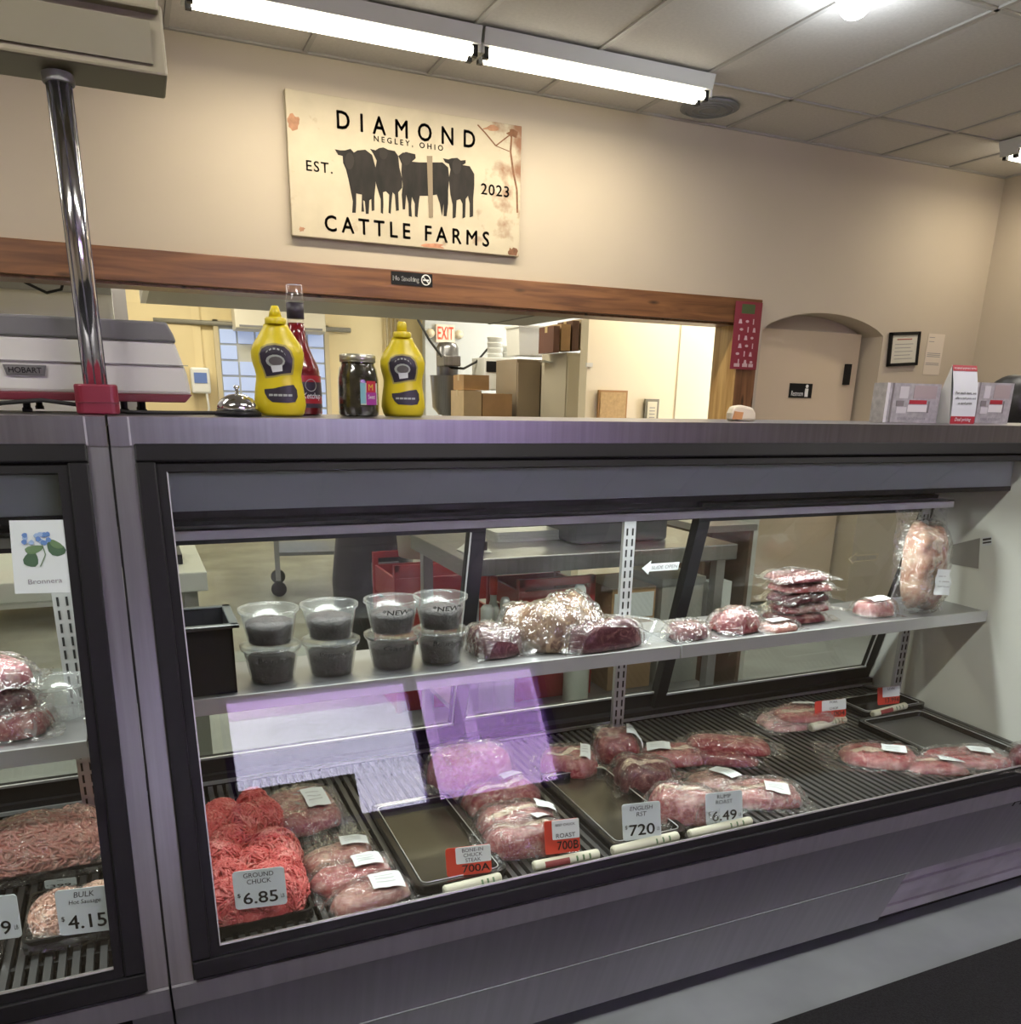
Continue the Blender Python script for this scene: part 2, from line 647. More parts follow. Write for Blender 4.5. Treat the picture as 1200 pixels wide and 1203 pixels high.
# grey wall panel at the rear, pale partition on the right
gw = at(500, 430, Y=9.6).x
struct(B(gw, 9, 9.6, 9.7, 0, 2.45).build('wall_grey_panel', mat('grey_wall_panel', (.47, .49, .48), .45)), 'grey lined wall below the exit sign')
px0 = at(690, 430, Y=6.0).x
pw = struct(B(px0, 5.6, 6.0, 6.12, 0, ZCB).build('wall_partition', mat('cream_partition', (.74, .66, .50), .6)), 'cream partition inside the back room')
xs = at(797, 430, Y=6.0).x
B(xs - .004, xs + .004, 5.994, 6.0, 0, ZCB).build('panel_seam', mat('seam', (.5, .44, .33), .7), pw)

# wooden beam and post around the opening
BEAM = woodmat('knotty_pine', (.11, .042, .016), (.24, .105, .04))
POSTW = woodmat('pine_jamb_lit', (.40, .22, .07), (.62, .40, .16), False, (14, 14, 1))  # yellowish light on the jamb is put into its paler wood colours
POSTD = woodmat('pine_post', (.12, .05, .022), (.22, .10, .045), True, (14, 14, 1))
trim = struct(B(OX0, 3.755, YW - .03, YW, OZ, 2.05).build('trim_1', BEAM, bevel=.004), 'knotty wooden beam over the opening')
trim2 = struct(B(OX1, 3.755, YW - .03, YW, 0, OZ).build('trim_2', POSTD, bevel=.003), 'dark wooden post at the right end of the opening')
B(OX1 - .012, OX1, YW - .03, YW + .2, 0, OZ).build('jamb_board', POSTW, trim2)
trim3 = struct(B(OX0, OX1 - .012, YW, YW + .2, OZ - .012, OZ).build('trim_3', POSTD), 'underside board of the wooden beam')

# arched doorway
door = struct(B(3.70, 4.81, 4.80, 4.84, .02, 1.905).build('door_1', mat('cream_door', (.64, .52, .38), .5)), 'cream door set back in the arched recess')
struct(B(3.60, 5.05, 4.842, 4.87, 0, 2.2).build('wall_recess', m_wall))
p = at(995, 440, Y=4.79)
B(p.x - .02, p.x + .02, 4.77, 4.80, p.z - .07, p.z + .07).build('door_latch', BLACK, door)
p0, p1 = at(927, 467, Y=4.795), at(955, 451, Y=4.795)
pl = B(p0.x, p1.x, 4.792, 4.80, p0.z, p1.z).build('door_plate', BLACK, door)
cx = p1.x - .05
cz = (p0.z + p1.z) / 2
MB().lathe([(.0005, 0), (.012, .0), (.012, .002), (.0005, .002)], 12).build('pictogram', WHITEINK, pl).location = (cx, 4.7905, cz + .03)
pl.children[0].rotation_euler = (PI / 2, 0, 0)
B(cx - .014, cx + .014, 4.7895, 4.7915, cz - .04, cz + .015).build('pictogram', WHITEINK, pl)
text('Restroom', p0.x + .015, cx - .03, p0.z + .012, p0.z + .045, flat(4.7905), WHITEINK, pl)
for zz in (1.66, .3):
    B(3.765, 3.80, 4.785, 4.80, zz, zz + .09).build('hinge', STEEL_D, door)

# floor mat
mt = tag(MB().prism(roundrect(-3.2, 5.2, -2.8, 1.24, .02), .0, .012, 'z').build('floor_mat', mat('black_carpet_mat', (.02, .021, .024), .95, 0, .5, 220, .8, 260)),
         'black ribbed carpet mat on the floor in front of the meat cases', 'mat')

# ================================================================== LIGHTS
TUBEM = mat('lit_tube', (1, 1, 1), .5, emit=(1.0, .93, .74), estr=9)
TUBEC = mat('lit_cool_tube', (1, 1, 1), .5, emit=(.9, .96, 1.0), estr=6)
HOUSING = mat('lamp_housing', (.62, .62, .58), .5)


def area(name, loc, sx, sy, power, color, parent, rot=(0, 0, 0)):
    l = bpy.data.lights.new(name, 'AREA')
    l.shape = 'RECTANGLE'
    l.size, l.size_y = sx, sy
    l.energy = power
    l.color = color
    o = bpy.data.objects.new(name, l)
    COL.objects.link(o)
    o.parent = parent
    o.location = loc
    o.rotation_euler = rot
    return o


def strip_light(label, x0, x1, y, z, power, color=WARM, rz=0, tube=None):
    t = thing('strip_light', label, 'ceiling light', ((x0 + x1) / 2, y, z), rz, 'fluorescent strip lights')
    h = (x1 - x0) / 2
    MB().prism([(-.085, 0), (.085, 0), (.065, -.06), (-.065, -.06)], -h, h, 'x').build('housing', HOUSING, t)
    b = MB()
    for yy in (-.034, .034):
        MB().tube([(-h + .03, yy, -.082), (h - .03, yy, -.082)], .019, 12).build('fluorescent_tube', tube or TUBEM, t, True)
    for s in (-1, 1):
        B(s * h - .006, s * h + .006, -.056, .056, -.090, -.05).build('lamp_holder', HOUSING, t)
        for yy in (-.034, .034):
            B(s * (h - .02) - .012, s * (h - .02) + .012, yy - .012, yy + .012, -.105, -.06).build('tube_cap', BLACK, t)
    area('tube_light', (0, 0, -.106), 2 * h - .08, .10, power, color, t)
    return t


strip_light('long lit fluorescent strip above the sign, its left length running out of the photo', .36, 1.575, 4.05, ZC - .004, TUBE_W)
strip_light('lit fluorescent strip ending near the round ceiling speaker', 1.59, 2.805, 4.05, ZC - .004, TUBE_W)
strip_light('fluorescent strip just entering the photo at the right edge', 4.97, 5.70, 4.0, ZC - .004, TUBE_W * .5)
for k, (x, y) in enumerate(((-1.6, 4.05), (-1.2, 2.3), (1.2, 2.3), (3.6, 2.3), (-1.2, .3), (1.2, .3), (3.6, .3))):  # extra strips out of view, added to light the shop
    strip_light('unseen overhead fluorescent strip added to light the shop', x - .6, x + .6, y, ZC - .004, TUBE_W * (1.9 if y < 1 else .7), (1, .95, .88))
p = at(1005, 4, Z=ZC - .05)
lt = thing('dome_light', 'round frosted glass dome lamp on the ceiling at the top edge', 'ceiling light', (p.x, p.y, ZC - .003))
MB().lathe([(.085, 0), (.085, -.02), (.07, -.025)], 24).build('base_ring', WHITE, lt, True)
dm = MB()
prof = []
for j in range(9):
    a = PI / 2 * j / 8
    prof.append((max(.001, .068 * math.cos(a)) * (1 + .05 * (j % 2)), -.025 - .075 * math.sin(a)))
dm.lathe(prof, 20).build('glass_dome', mat('lit_dome', (1, 1, 1), .4, emit=(.85, .95, 1.0), estr=9), lt)
pl_ = bpy.data.lights.new('dome_bulb', 'POINT')
pl_.energy = 10
pl_.color = (.85, .93, 1)
pl_.shadow_soft_size = .06
po = bpy.data.objects.new('dome_bulb', pl_)
COL.objects.link(po)
po.parent = lt
po.location = (0, 0, -.17)
# ceiling speaker
p = at(834, 126, Z=ZC)
sp = thing('ceiling_speaker', 'round grey speaker grille in the ceiling beside the light strip', 'speaker', (p.x, p.y, ZC - .001))
MB().lathe([(.155, .003), (.16, -.006), (.145, -.012), (.001, -.016)], 32).build('grille', mat('grey_grille', (.20, .20, .21), .7), sp, True)
for rr in (.05, .09, .125):
    MB().lathe([(rr, -.013), (rr + .004, -.019), (rr + .008, -.013)], 32, cap=False).build('grille_ring', MATS['grey_grille'], sp)
# unseen ceiling strips added to brighten the back room
for k, (x, y) in enumerate(((.4, 6.3), (2.6, 7.6), (.4, 8.8), (4.2, 8.6), (4.2, 5.4), (-1.6, 6.6))):
    t = strip_light('unseen overhead fluorescent strip added to light the back room', x - .6, x + .6, y, ZCB, BACK_W, (1, .92, .72))
# ================================================================== DISPLAY CASES
GB, GT = (1.25, .505), (1.535, 1.335)          # front glass plane, bottom and top (y, z)
RB, RT_ = (1.975, .555), (1.826, 1.16)          # rear sliding door plane
DECK = .53
CASE_TOP = 1.38


def slab(P0, P1, x0, x1, t0, t1, o0, o1, b=None, sgn=-1):
    """sheet piece lying in an inclined plane given by two (y, z) points; o is the offset towards the shop"""
    b = b or MB()
    d = Vector((P1[0] - P0[0], P1[1] - P0[1]))
    ln = d.length
    d = d / ln
    n = Vector((sgn * d.y, -sgn * d.x))

    def q(x, t, o):
        return (x, P0[0] + d.x * t + n.x * o, P0[1] + d.y * t + n.y * o)
    k = len(b.v)
    b.v += [q(x, t, o) for o in (o0, o1) for t in (t0, t1) for x in (x0, x1)]
    b.f += [tuple(k + i for i in f) for f in ((0, 2, 3, 1), (4, 5, 7, 6), (0, 1, 5, 4), (2, 6, 7, 3), (0, 4, 6, 2), (1, 3, 7, 5))]
    return b


GLEN = math.hypot(GT[0] - GB[0], GT[1] - GB[1])
RLEN = math.hypot(RT_[0] - RB[0], RT_[1] - RB[1])
GOLD_REFL = mat('gold_reflection_paint', (.42, .34, .18), .4)
GAPM = mat('dark_gap', (.006, .006, .006), .8)


def make_case(label, x0, x1, fx0, fx1, doors, kick_end, stds, shelves, endwall):
    t = thing('display_case', label, 'display case', (0, 0, 0))
    # body
    B(x0 + .03, x1 - .03, 1.47, 1.96, 0, .1).build('plinth', BLACKR, t)
    MB().prism([(1.275, .485), (1.43, .07), (1.97, .07), (1.985, .485)], x0, x1, 'x').build('body', STEEL_D, t)
    B(x0, x1, 1.262, 1.985, .486, .50).build('deck_pan', BLACK, t)
    B(x0 + .03, x1, 1.93, 1.985, .50, .555).build('rear_sill', BLACK, t)
    B(x0 + .03, x1, 1.925, 1.931, .533, .541).build('sill_trim', ALU, t)
    # front panels
    AP, KP = (1.258, .497), (1.412, .058)
    al = math.hypot(KP[0] - AP[0], KP[1] - AP[1])
    slab((1.249, .503), (1.257, .455), x0, x1, 0, .048, 0, .006, sgn=1).build('upper_band', SATIN, t)
    slab(AP, KP, x0, x1, .03, al * .56, -.006, .004, sgn=1).build('apron_panel', SATIN, t)
    slab(AP, KP, x0, kick_end, al * .575, al, -.006, .002, sgn=1).build('kick_panel', SATIN, t)
    slab(AP, KP, x0, kick_end, al * .557, al * .566, .002, .005, sgn=1).build('bright_trim', CHROME, t)
    if kick_end < x1:
        bp = slab(AP, KP, kick_end, x1, al * .56, al * 1.0, -.03, -.015, sgn=1).build('base_backing', STEEL_D, t)
        for k in range(4):
            slab(AP, KP, kick_end + .005, x1, al * (.575 + .105 * k), al * (.665 + .105 * k), -.014, -.004 + .004 * (k % 2), sgn=1).build('base_slat', mat('pale_base_slat', (.55, .54, .57), .5, 0, .2, 9), t)
    # posts and fascia
    for a, b in ((x0, fx0), (fx1, x1)):
        slab(GB, GT, a, b, -.002, GLEN + .002, -.012, 0).build('corner_post', STEEL, t)
    B(x0, x1, 1.533, 1.548, 1.333, CASE_TOP).build('fascia', STEEL, t)
    B(x0, x1, 1.548, 1.87, 1.362, CASE_TOP).build('top_plate', STEEL, t)
    for x in (x0 + .03, x1 - .03):
        B(x - .0015, x + .0015, 1.531, 1.534, 1.335, CASE_TOP).build('fascia_seam', ALU, t)
    # glazing frame: outer rail proud, inner rail set back
    ww = .030
    for nm, a, b, c, d in (('frame_rail', fx0, fx1, 0, ww), ('frame_rail', fx0, fx1, GLEN - ww, GLEN), ('frame_rail', fx0, fx0 + ww, ww, GLEN - ww), ('frame_rail', fx1 - ww, fx1, ww, GLEN - ww)):
        slab(GB, GT, a, b, c, d, -.006, .012).build(nm, BLACK, t, bevel=.003)
    w2 = .045
    for nm, a, b, c, d in (('inner_gasket', fx0 + ww, fx1 - ww, ww, w2), ('inner_gasket', fx0 + ww, fx1 - ww, GLEN - w2, GLEN - ww), ('inner_gasket', fx0 + ww, fx0 + w2, w2, GLEN - w2), ('inner_gasket', fx1 - w2, fx1 - ww, w2, GLEN - w2)):
        slab(GB, GT, a, b, c, d, -.006, .005).build(nm, BLACK, t)
    slab(GB, GT, fx0 + w2, fx0 + w2 + .002, w2, GLEN - w2, -.003, .003).build('bright_edge', ALU, t)
    slab(GB, GT, fx0 + w2, fx1 - w2, w2, w2 + .003, -.004, .003).build('bright_edge', ALU, t)
    gp = MB()
    slab(GB, GT, fx0 + .03, fx1 - .03, .03, GLEN - .03, 0, 0, gp)
    gp.f = gp.f[:1]
    gp.build('front_glass', GLASS, t)
    # hood behind the top rail
    B(fx0, x1, 1.578, 1.592, 1.218, 1.362).build('hood_panel', HOODGREY, t)
    B(fx0, x1, 1.574, 1.594, 1.208, 1.220).build('hood_edge', BLACK, t)
    B(x0 + .05, x1, 1.812, 1.85, 1.165, 1.362).build('rear_header', BLACK, t)
    B(x0 + .05, x1, 1.806, 1.812, 1.185, 1.20).build('header_reflection', GOLD_REFL, t)  # yellowish reflection painted as a tan strip along the header
    # case lamp
    lb = MB().box(x0 + .03, (endwall or x1) - .12, 1.645, 1.648, 1.158, 1.178).box(x0 + .03, (endwall or x1) - .12, 1.645, 1.69, 1.175, 1.178).build('lamp_rail', mat('lamp_rail_paint', (.85, .88, .86), .4), t)
    MB().tube([(x0 + .06, 1.67, 1.166), ((endwall or x1) - .35, 1.67, 1.166)], .007, 10).build('case_tube', TUBEC, lb, True)
    area('case_light', ((x0 + (endwall or x1)) / 2 - (.1 if endwall else 0), 1.668, 1.156), (endwall or x1) - x0 - (.4 if endwall else .12), .03, CASE_W, (.97, 1, .96), lb, (math.radians(-8), 0, 0))
    # deck rack of separate slats
    if endwall is not None:
        slab(GB, GT, x0 - .0035, x0 - .0005, 0, GLEN, -.05, -.004).build('joint_seal', BLACKR, t)
    sm = B(-.0055, .0055, 1.295, 1.925, .512, DECK).mesh('slat', mat('rack_plastic', (.06, .06, .06), .3, spec=.6))
    n = int(((endwall or x1) - x0 - .04) / .0205)
    for k in range(min(n, 140)):
        o = bpy.data.objects.new('slat', sm)
        COL.objects.link(o)
        o.parent = t
        o.location = ((endwall or x1) - .012 - .0205 * k, 0, 0)
    for y in (1.36, 1.60, 1.86):
        B(x0 + .04, (endwall or x1) - .02, y - .005, y + .005, .505, .522).build('rack_cross_bar', BLACKR, t)
    # rear sliding doors
    for k, (a, b, off) in enumerate(doors):
        dr = slab(RB, RT_, a, b, 0, .05, -.005 + off, .012 + off).build('sliding_door', BLACK, t)
        slab(RB, RT_, a, b, RLEN - .03, RLEN + .02, -.005 + off, .012 + off).build('door_rail', BLACK, dr)
        slab(RB, RT_, a, a + .035, .05, RLEN - .03, -.005 + off, .014 + off).build('door_stile', BLACK, dr)
        slab(RB, RT_, b - .035, b, .05, RLEN - .03, -.005 + off, .014 + off).build('door_stile', BLACK, dr)
        slab(RB, RT_, a + .033, b - .033, .05, .056, .012 + off, .016 + off).build('door_bead', ALU, dr)
        slab(RB, RT_, b - .039, b - .036, .05, RLEN - .03, .012 + off, .016 + off).build('door_bead', ALU, dr)
        g = slab(RB, RT_, a + .03, b - .03, .045, RLEN - .02, .003 + off, .003 + off)
        g.f = g.f[:1]
        g.build('door_pane', REARGLASS, dr)
    # slotted standards
    for x in stds:
        s = B(x - .017, x + .017, 1.80, 1.812, .56, 1.14).build('shelf_standard', ALU, t)
        sl = MB()
        for k in range(20):
            for dx in (-.008, .008):
                sl.box(x + dx - .002, x + dx + .002, 1.7985, 1.8005, .585 + .027 * k, .603 + .027 * k)
        sl.build('slots', GAPM, s)
        MB().prism([(1.80, .56), (1.815, .56), (1.93, .535), (1.925, .53)], x - .012, x + .012, 'x').build('standard_foot', STEEL_D, s)
    for a, b, y0, zt in shelves:
        s = B(a, b, y0, 1.798, zt - .006, zt).build('shelf', STEEL_D, t)
        B(a, b, y0 - .006, y0, zt - .028, zt + .004).build('shelf_lip', ALU, s)
        for x in (a + .03, b - .03):
            MB().prism([(y0 + .02, zt - .007), (1.80, zt - .007), (1.80, zt - .06)], x - .002, x + .002, 'x').build('shelf_bracket', STEEL_D, s)
    if endwall is not None:
        MB().prism([(1.275, .5), (1.985, .5), (1.97, .57), (1.845, 1.12), (1.845, 1.362), (1.55, 1.362), (1.53, 1.32)], endwall, x1, 'x').build('end_liner', CASEWHITE, t)
    return t


XE = 2.19
caseR = make_case('long steel meat case with slanted front glass beside the floor mat', -.031, 2.62, .003, 2.59,
                  [(.0, .735, .018), (.70, 1.375, 0), (1.335, XE - .005, .018)], 1.765, [1.125, 2.155],
                  [(.02, 1.14, 1.575, .868), (1.145, XE, 1.575, .868)], XE)
caseL = make_case('steel meat case cut off by the left edge, with the flower card', -2.3, -.035, -2.25, -.066,
                  [(-2.2, -1.45, .018), (-1.5, -.75, 0), (-.8, -.05, .018)], -.035, [-1.2, -.155],
                  [(-1.2, -.13, 1.575, .815)], None)
# stickers on the liner of the right case, maker plates
def sticker(parent, pts, m, x=XE - .001):
    b = MB()
    b.poly([at(*q, X=x) for q in pts])
    return b.build('sticker', m, parent)


STK = mat('grey_sticker', (.32, .31, .29), .6)
sticker(caseR, [(1120, 640), (1152, 632), (1150, 668), (1114, 662)], STK)
sticker(caseR, [(1154, 632), (1166, 630), (1166, 640), (1154, 642)], PAPER, XE - .0012)
sticker(caseR, [(1155, 633), (1165, 631.5), (1165, 634), (1155, 635.5)], INK, XE - .0014)
sticker(caseR, [(1155, 637), (1165, 635.5), (1165, 637.5), (1155, 639)], INK, XE - .0014)
ap = at(1195, 940, Y=1.262)
text('H', ap.x, ap.x + .035, ap.z - .022, ap.z + .006, lambda x, z: (x, 1.2465 + (.5 - z) * .351, z), INK, caseR, bold=.012)
# arrow stickers on the rear doors
def rearpt(x, z, off=.03):
    f_ = (z - RB[1]) / (RT_[1] - RB[1])
    return (x, RB[0] + (RT_[0] - RB[0]) * f_ - off, z)


for (cx_, cy_, mm, outl) in ((770, 664, PAPER, False), (1008, 654, mat('beige_sticker', (.5, .42, .28), .6), True)):
    c = at(cx_, cy_, Y=1.86)
    L_, H_ = .058, .011
    pts = [(-L_, 0), (-L_ + .025, .02), (-L_ + .025, H_), (L_, H_), (L_, -H_), (-L_ + .025, -H_), (-L_ + .025, -.02)]
    b = MB()
    if outl:
        inner = [(x * .93, z * .72) for x, z in pts]
        n_ = len(pts)
        for k in range(n_):
            j = (k + 1) % n_
            b.poly([rearpt(c.x + q[0], c.z + q[1]) for q in (pts[k], pts[j], inner[j], inner[k])])
    else:
        b.poly([rearpt(c.x + x, c.z + z) for x, z in pts])
    a_ = b.build('arrow_sticker', mm, caseR)
    text('SLIDE OPEN', c.x - .028, c.x + .052, c.z - .005, c.z + .005, lambda x, z: rearpt(x, z, .031), GREYINK, a_)
# small dark maker plate with pale script on the left case
pc = at(120, 1200, Y=1.285)
plt = B(pc.x - .07, pc.x + .045, 1.268, 1.274, pc.z - .035, pc.z + .012).build('maker_plate', BLACK, caseL)
plt.rotation_euler = (0, 0, 0)
for k in range(5):
    MB().tube([(pc.x - .045 + .016 * k, 1.266, pc.z - .025), (pc.x - .04 + .016 * k, 1.266, pc.z - .004 + .004 * (k % 2)), (pc.x - .035 + .016 * k, 1.266, pc.z - .02)], .0012, 5).build('script_stroke', WHITEINK, plt)
# hook hanging in the gap at the left case
hk = at(112, 870, Y=1.62)
h = thing('plastic_clip', 'white plastic clip hanging beside the left case frame', 'clip', hk)
ring = [(.014 * math.cos(a), 0, -.022 + .03 * math.sin(a)) for a in [2 * PI * i / 18 for i in range(19)]]
MB().tube(ring, .0035, 8, False).build('loop', WHITE, h, True)
B(-.011, .011, -.004, .004, .008, .036).build('clip_body', WHITE, h)
B(-.014, -.008, -.004, .004, .036, .046).build('clip_tooth', WHITE, h)


# ================================================================== MEAT PACKS
def meat_pack(name, label, cat, loc, lx, ly, h, rz, m, seed, bag=(.02, .02), lab=None, tilt=(0, 0), group=None, film=None, p=3.2, lump=.18, seal=True, fat=0, lcol=None):
    t = thing(name, label, cat, loc, 0, group, (math.radians(tilt[0]), math.radians(tilt[1]), math.radians(rz)))
    ax, ay = lx / 2, ly / 2

    def outline(a):
        c, s = math.cos(a), math.sin(a)
        r = (abs(c) ** p + abs(s) ** p) ** (-1 / p)
        return r * (1 + .16 * nz(c * 1.4 + seed, s * 1.4, seed * .7) + .07 * nz(c * 4 + seed, s * 4, 2.1))

    def top(x, y):
        a = math.atan2(y / ay, x / ax)
        rr = math.hypot(x / ax, y / ay) / max(.3, outline(a))
        if rr >= 1:
            return 0
        k = (1 - rr ** 5) ** .5
        wv = 1 + lump * nz(x * 16 + seed * 3, y * 16, 1.3) + lump * .6 * nz(x * 42, y * 42 + seed, 4.2)
        return h * k * wv

    b = MB()
    seg, rings = 40, 11
    for j in range(rings + 1):
        f = j / rings
        f = math.sin(f * PI / 2)
        for i in range(seg):
            a = 2 * PI * i / seg
            r = f * outline(a)
            x, y = ax * r * math.cos(a), ay * r * math.sin(a)
            z = top(x, y) if j < rings else h * .06
            b.v.append((x, y, max(z, h * .06)))
    for j in range(rings):
        for i in range(seg):
            k = (i + 1) % seg
            b.f.append((j * seg + i, (j + 1) * seg + i, (j + 1) * seg + k, j * seg + k))
    n0 = len(b.v)
    for i in range(seg):
        x, y, z = b.v[rings * seg + i]
        b.v.append((x * .93, y * .93, 0))
    for i in range(seg):
        k = (i + 1) % seg
        b.f.append((rings * seg + i, n0 + i, n0 + k, rings * seg + k))
    b.f.append(tuple(n0 + i for i in reversed(range(seg))))
    me = b.build('meat', m, t, True)
    if fat:
        fb = MB()
        ca, sa = math.cos(fat), math.sin(fat)

        def fp(u, v):
            s = (u - .5) * 2
            x, y = ca * s * ax * .8 - sa * (v - .5) * ay * .38 + sa * ay * .25 * nz(s * 2 + seed, 0), sa * s * ay * .8 + ca * (v - .5) * ay * (.34 + .2 * nz(s * 3, seed)) + ay * .3 * nz(s * 1.5, seed + 2)
            return (x, y, max(h * .06, top(x, y)) + .0006)
        fb.grid(14, 3, fp).build('fat_strip', FATM, me, True)
    if bag is not None:
        bx, by = ax + bag[0], ay + bag[1]

        def sheet(u, v):
            x, y = (u * 2 - 1) * bx, (v * 2 - 1) * by
            ed = min(1 - abs(u * 2 - 1), 1 - abs(v * 2 - 1))
            z = 0
            for dx, dy in ((0, 0), (.012, 0), (-.012, 0), (0, .012), (0, -.012)):
                z = max(z, top(x + dx, y + dy))
            wr = .005 * (1 - 3 * abs(nz(x * 26 + seed, y * 40, 3))) + .002 * nz(x * 110, y * 110 + seed, 5)
            x += .006 * nz(y * 20 + seed, 1.7) * (1 if abs(u - .5) > .4 else 0)
            y += .006 * nz(x * 20 + seed, 5.7) * (1 if abs(v - .5) > .4 else 0)
            lift = .008 * max(0, nz(x * 14 + seed * 2, y * 14, 8)) * (1 if ed < .25 else .2)
            return (x, y, max(.0015, z + .0022 + wr * .6 + lift))
        MB().grid(30, 24, sheet).build('plastic_bag', film or FILM, t, True)
    if lab:
        lx0, ly0, lw, lh, lr = lab
        cl, sl_ = math.cos(math.radians(lr)), math.sin(math.radians(lr))

        def lp(u, v):
            x0, y0 = (u - .5) * lw, (v - .5) * lh
            x, y = lx0 + cl * x0 - sl_ * y0, ly0 + sl_ * x0 + cl * y0
            z = max(top(x + dx, y + dy) for dx, dy in ((0, 0), (.01, 0), (-.01, 0), (0, .01), (0, -.01)))
            return (x, y, z + .0052 + (.006 if bag is not None else 0) * .4)
        lo = MB().grid(8, 6, lp).build('paper_label', lcol or PAPER, t, True)
        lb = MB()
        for k in range(3):
            v0 = .3 + .2 * k
            lb.grid(4, 1, lambda u, v, v0=v0: Vector(lp(.15 + .6 * u, v0 + .05 * v)) + Vector((0, 0, .0006)))
        lb.build('print_lines', mat('faint_print', (.55, .57, .57), .7), lo)
    return t


def deck(px, py, z=DECK):
    return at(px, py, Z=z + .001)


PK = 'vacuum packed cuts on the deck of the long case'
MP = lambda *a, **k: meat_pack('meat_pack', *a, **k)
MP('bag of coarse stew meat with big label lying behind the three small steaks', 'meat', deck(352, 962), .17, .17, .045, 2, BEEFP, 1.1, (.02, .045), (.035, -.01, .05, .075, 3), group=PK, film=FILMC)
MP('pale flat steak pack, rearmost of three beside the ground chuck', 'meat', deck(398, 1012), .135, .075, .030, 8, PALE, 2.3, (.02, .055), (.035, .005, .055, .04, -12), group=PK)
MP('pale flat steak pack, middle one of three beside the ground chuck', 'meat', deck(416, 1036), .15, .08, .034, 9, STEAK, 3.2, (.015, .015), (.03, .005, .055, .05, -10), group=PK)
MP('pale flat steak pack, nearest of three beside the ground chuck', 'meat', deck(434, 1060), .15, .072, .032, 8, PALE, 4.7, (.012, .012), (.035, .0, .06, .05, -8), group=PK)
MP('dark flat pack under the pink pork roll', 'meat', deck(556, 926), .17, .09, .03, 6, BEEFP, 5.2, (.015, .02), group=PK, film=FILMC)
MP('long pink rolled pork roast in the rear row', 'meat', deck(552, 914, .558), .195, .10, .078, 6, PORK, 6.4, (.022, .012), group=PK, lump=.1)
MP('marbled chuck roast pack directly in front of the pork roll', 'meat', deck(588, 945), .185, .10, .05, 5, BEEFP, 7.1, (.012, .012), (.04, .03, .05, .03, 0), group=PK, fat=.2)
MP('marbled round chuck roast with white label above the red tag', 'meat', deck(606, 978, .535), .17, .11, .055, -6, BEEFP, 8.8, (.02, .01), (.068, .012, .045, .06, -10), group=PK, film=FILMC, fat=.15)
MP('nearest chuck roast pack behind the red priced tag', 'meat', deck(617, 996), .165, .095, .055, -10, BEEFP, 9.6, (.025, .012), (.045, .025, .05, .035, 15), group=PK, film=FILMC, fat=-.3)
MP('small sirloin pack with pointed white label behind the right empty pan', 'meat', deck(668, 904), .15, .11, .05, -28, BEEFP, 10.3, (.025, .012), (.04, -.005, .025, .07, 0), group=PK, fat=.4)
MP('dark red roast at the back left of the lean beef group', 'meat', deck(722, 888), .12, .11, .07, -15, BEEF, 11.9, (.015, .015), (.05, -.005, .045, .05, -15), group=PK)
MP('deep red roast in the middle next to the right empty pan', 'meat', deck(755, 922), .14, .105, .065, -14, BEEFD, 12.6, (.015, .012), group=PK, fat=.2)
MP('large red roast directly behind the six forty-nine price tag', 'meat', deck(803, 958), .16, .11, .068, -18, BEEFP, 13.4, (.02, .015), group=PK, film=FILMC, fat=-.2)
MP('flat pink pack with fat edge behind the deep red roast', 'meat', deck(790, 893), .17, .10, .035, -18, STEAK, 14.2, (.02, .012), (-.04, .0, .06, .045, -12), group=PK, fat=-.1)
MP('lower of two long flank strips lying crosswise', 'meat', deck(838, 893), .24, .075, .03, -33, BEEF, 15.7, (.02, .015), group=PK)
MP('upper long flank strip with a standing bag corner', 'meat', deck(858, 880, .555), .215, .075, .032, -33, BEEFP, 16.3, (.03, .01), group=PK, lump=.1)
MP('pale crumpled fatty pack between the roasts and the wide flat steak', 'meat', deck(842, 925), .14, .10, .03, -25, PALE, 17.8, (.03, .02), (.02, .01, .07, .04, -50), group=PK, film=FILMC)
MP('wide flat steak pack with square label nearest to the bare rack', 'meat', deck(892, 938), .185, .12, .034, -22, STEAK, 18.5, (.025, .02), (.03, -.025, .055, .05, -12), group=PK, film=FILMC, fat=.1)
MP('lower pink chop pack on the black tray at the back', 'meat', deck(932, 848), .22, .14, .025, -8, PORK, 19.4, (.02, .02), group=PK, film=FILMC)
MP('upper pink chop pack with white label on the black tray at the back', 'meat', deck(945, 842, .552), .17, .11, .022, -12, STEAK, 20.1, (.025, .02), (.02, .045, .08, .03, -4), group=PK, fat=.1)
MP('bone-in steak in a wide loose bag on the right part of the rack', 'meat', deck(1033, 893), .20, .13, .032, -30, STEAK, 21.5, (.06, .03), (.03, -.008, .06, .04, -10), group=PK, fat=.3)
MP('flat steak pack with label nearest to the glass at the right', 'meat', deck(1100, 903), .16, .09, .024, -24, BEEFP, 22.9, (.02, .015), (.03, -.005, .06, .035, -10), group=PK, fat=-.2)
MP('brown edged steak lying in the right-hand pan', 'meat', deck(1138, 894, .54), .21, .115, .026, -20, STEAK, 23.8, (.025, .03), (.025, .0, .06, .035, -10), group=PK, film=FILMC)
MP('dark beef shank piece at the right edge of the photo', 'meat', deck(1205, 895, .545), .09, .07, .045, 10, BEEFD, 24.4, (.01, .01), group=PK)

# packs on the shelf of the long case
SZ = .868
PS = 'packs on the shelf of the long case'


def shelf(px, Y=1.66, z=SZ):
    q = at(px, 740, Y=Y)
    return (q.x, Y, z + .001)


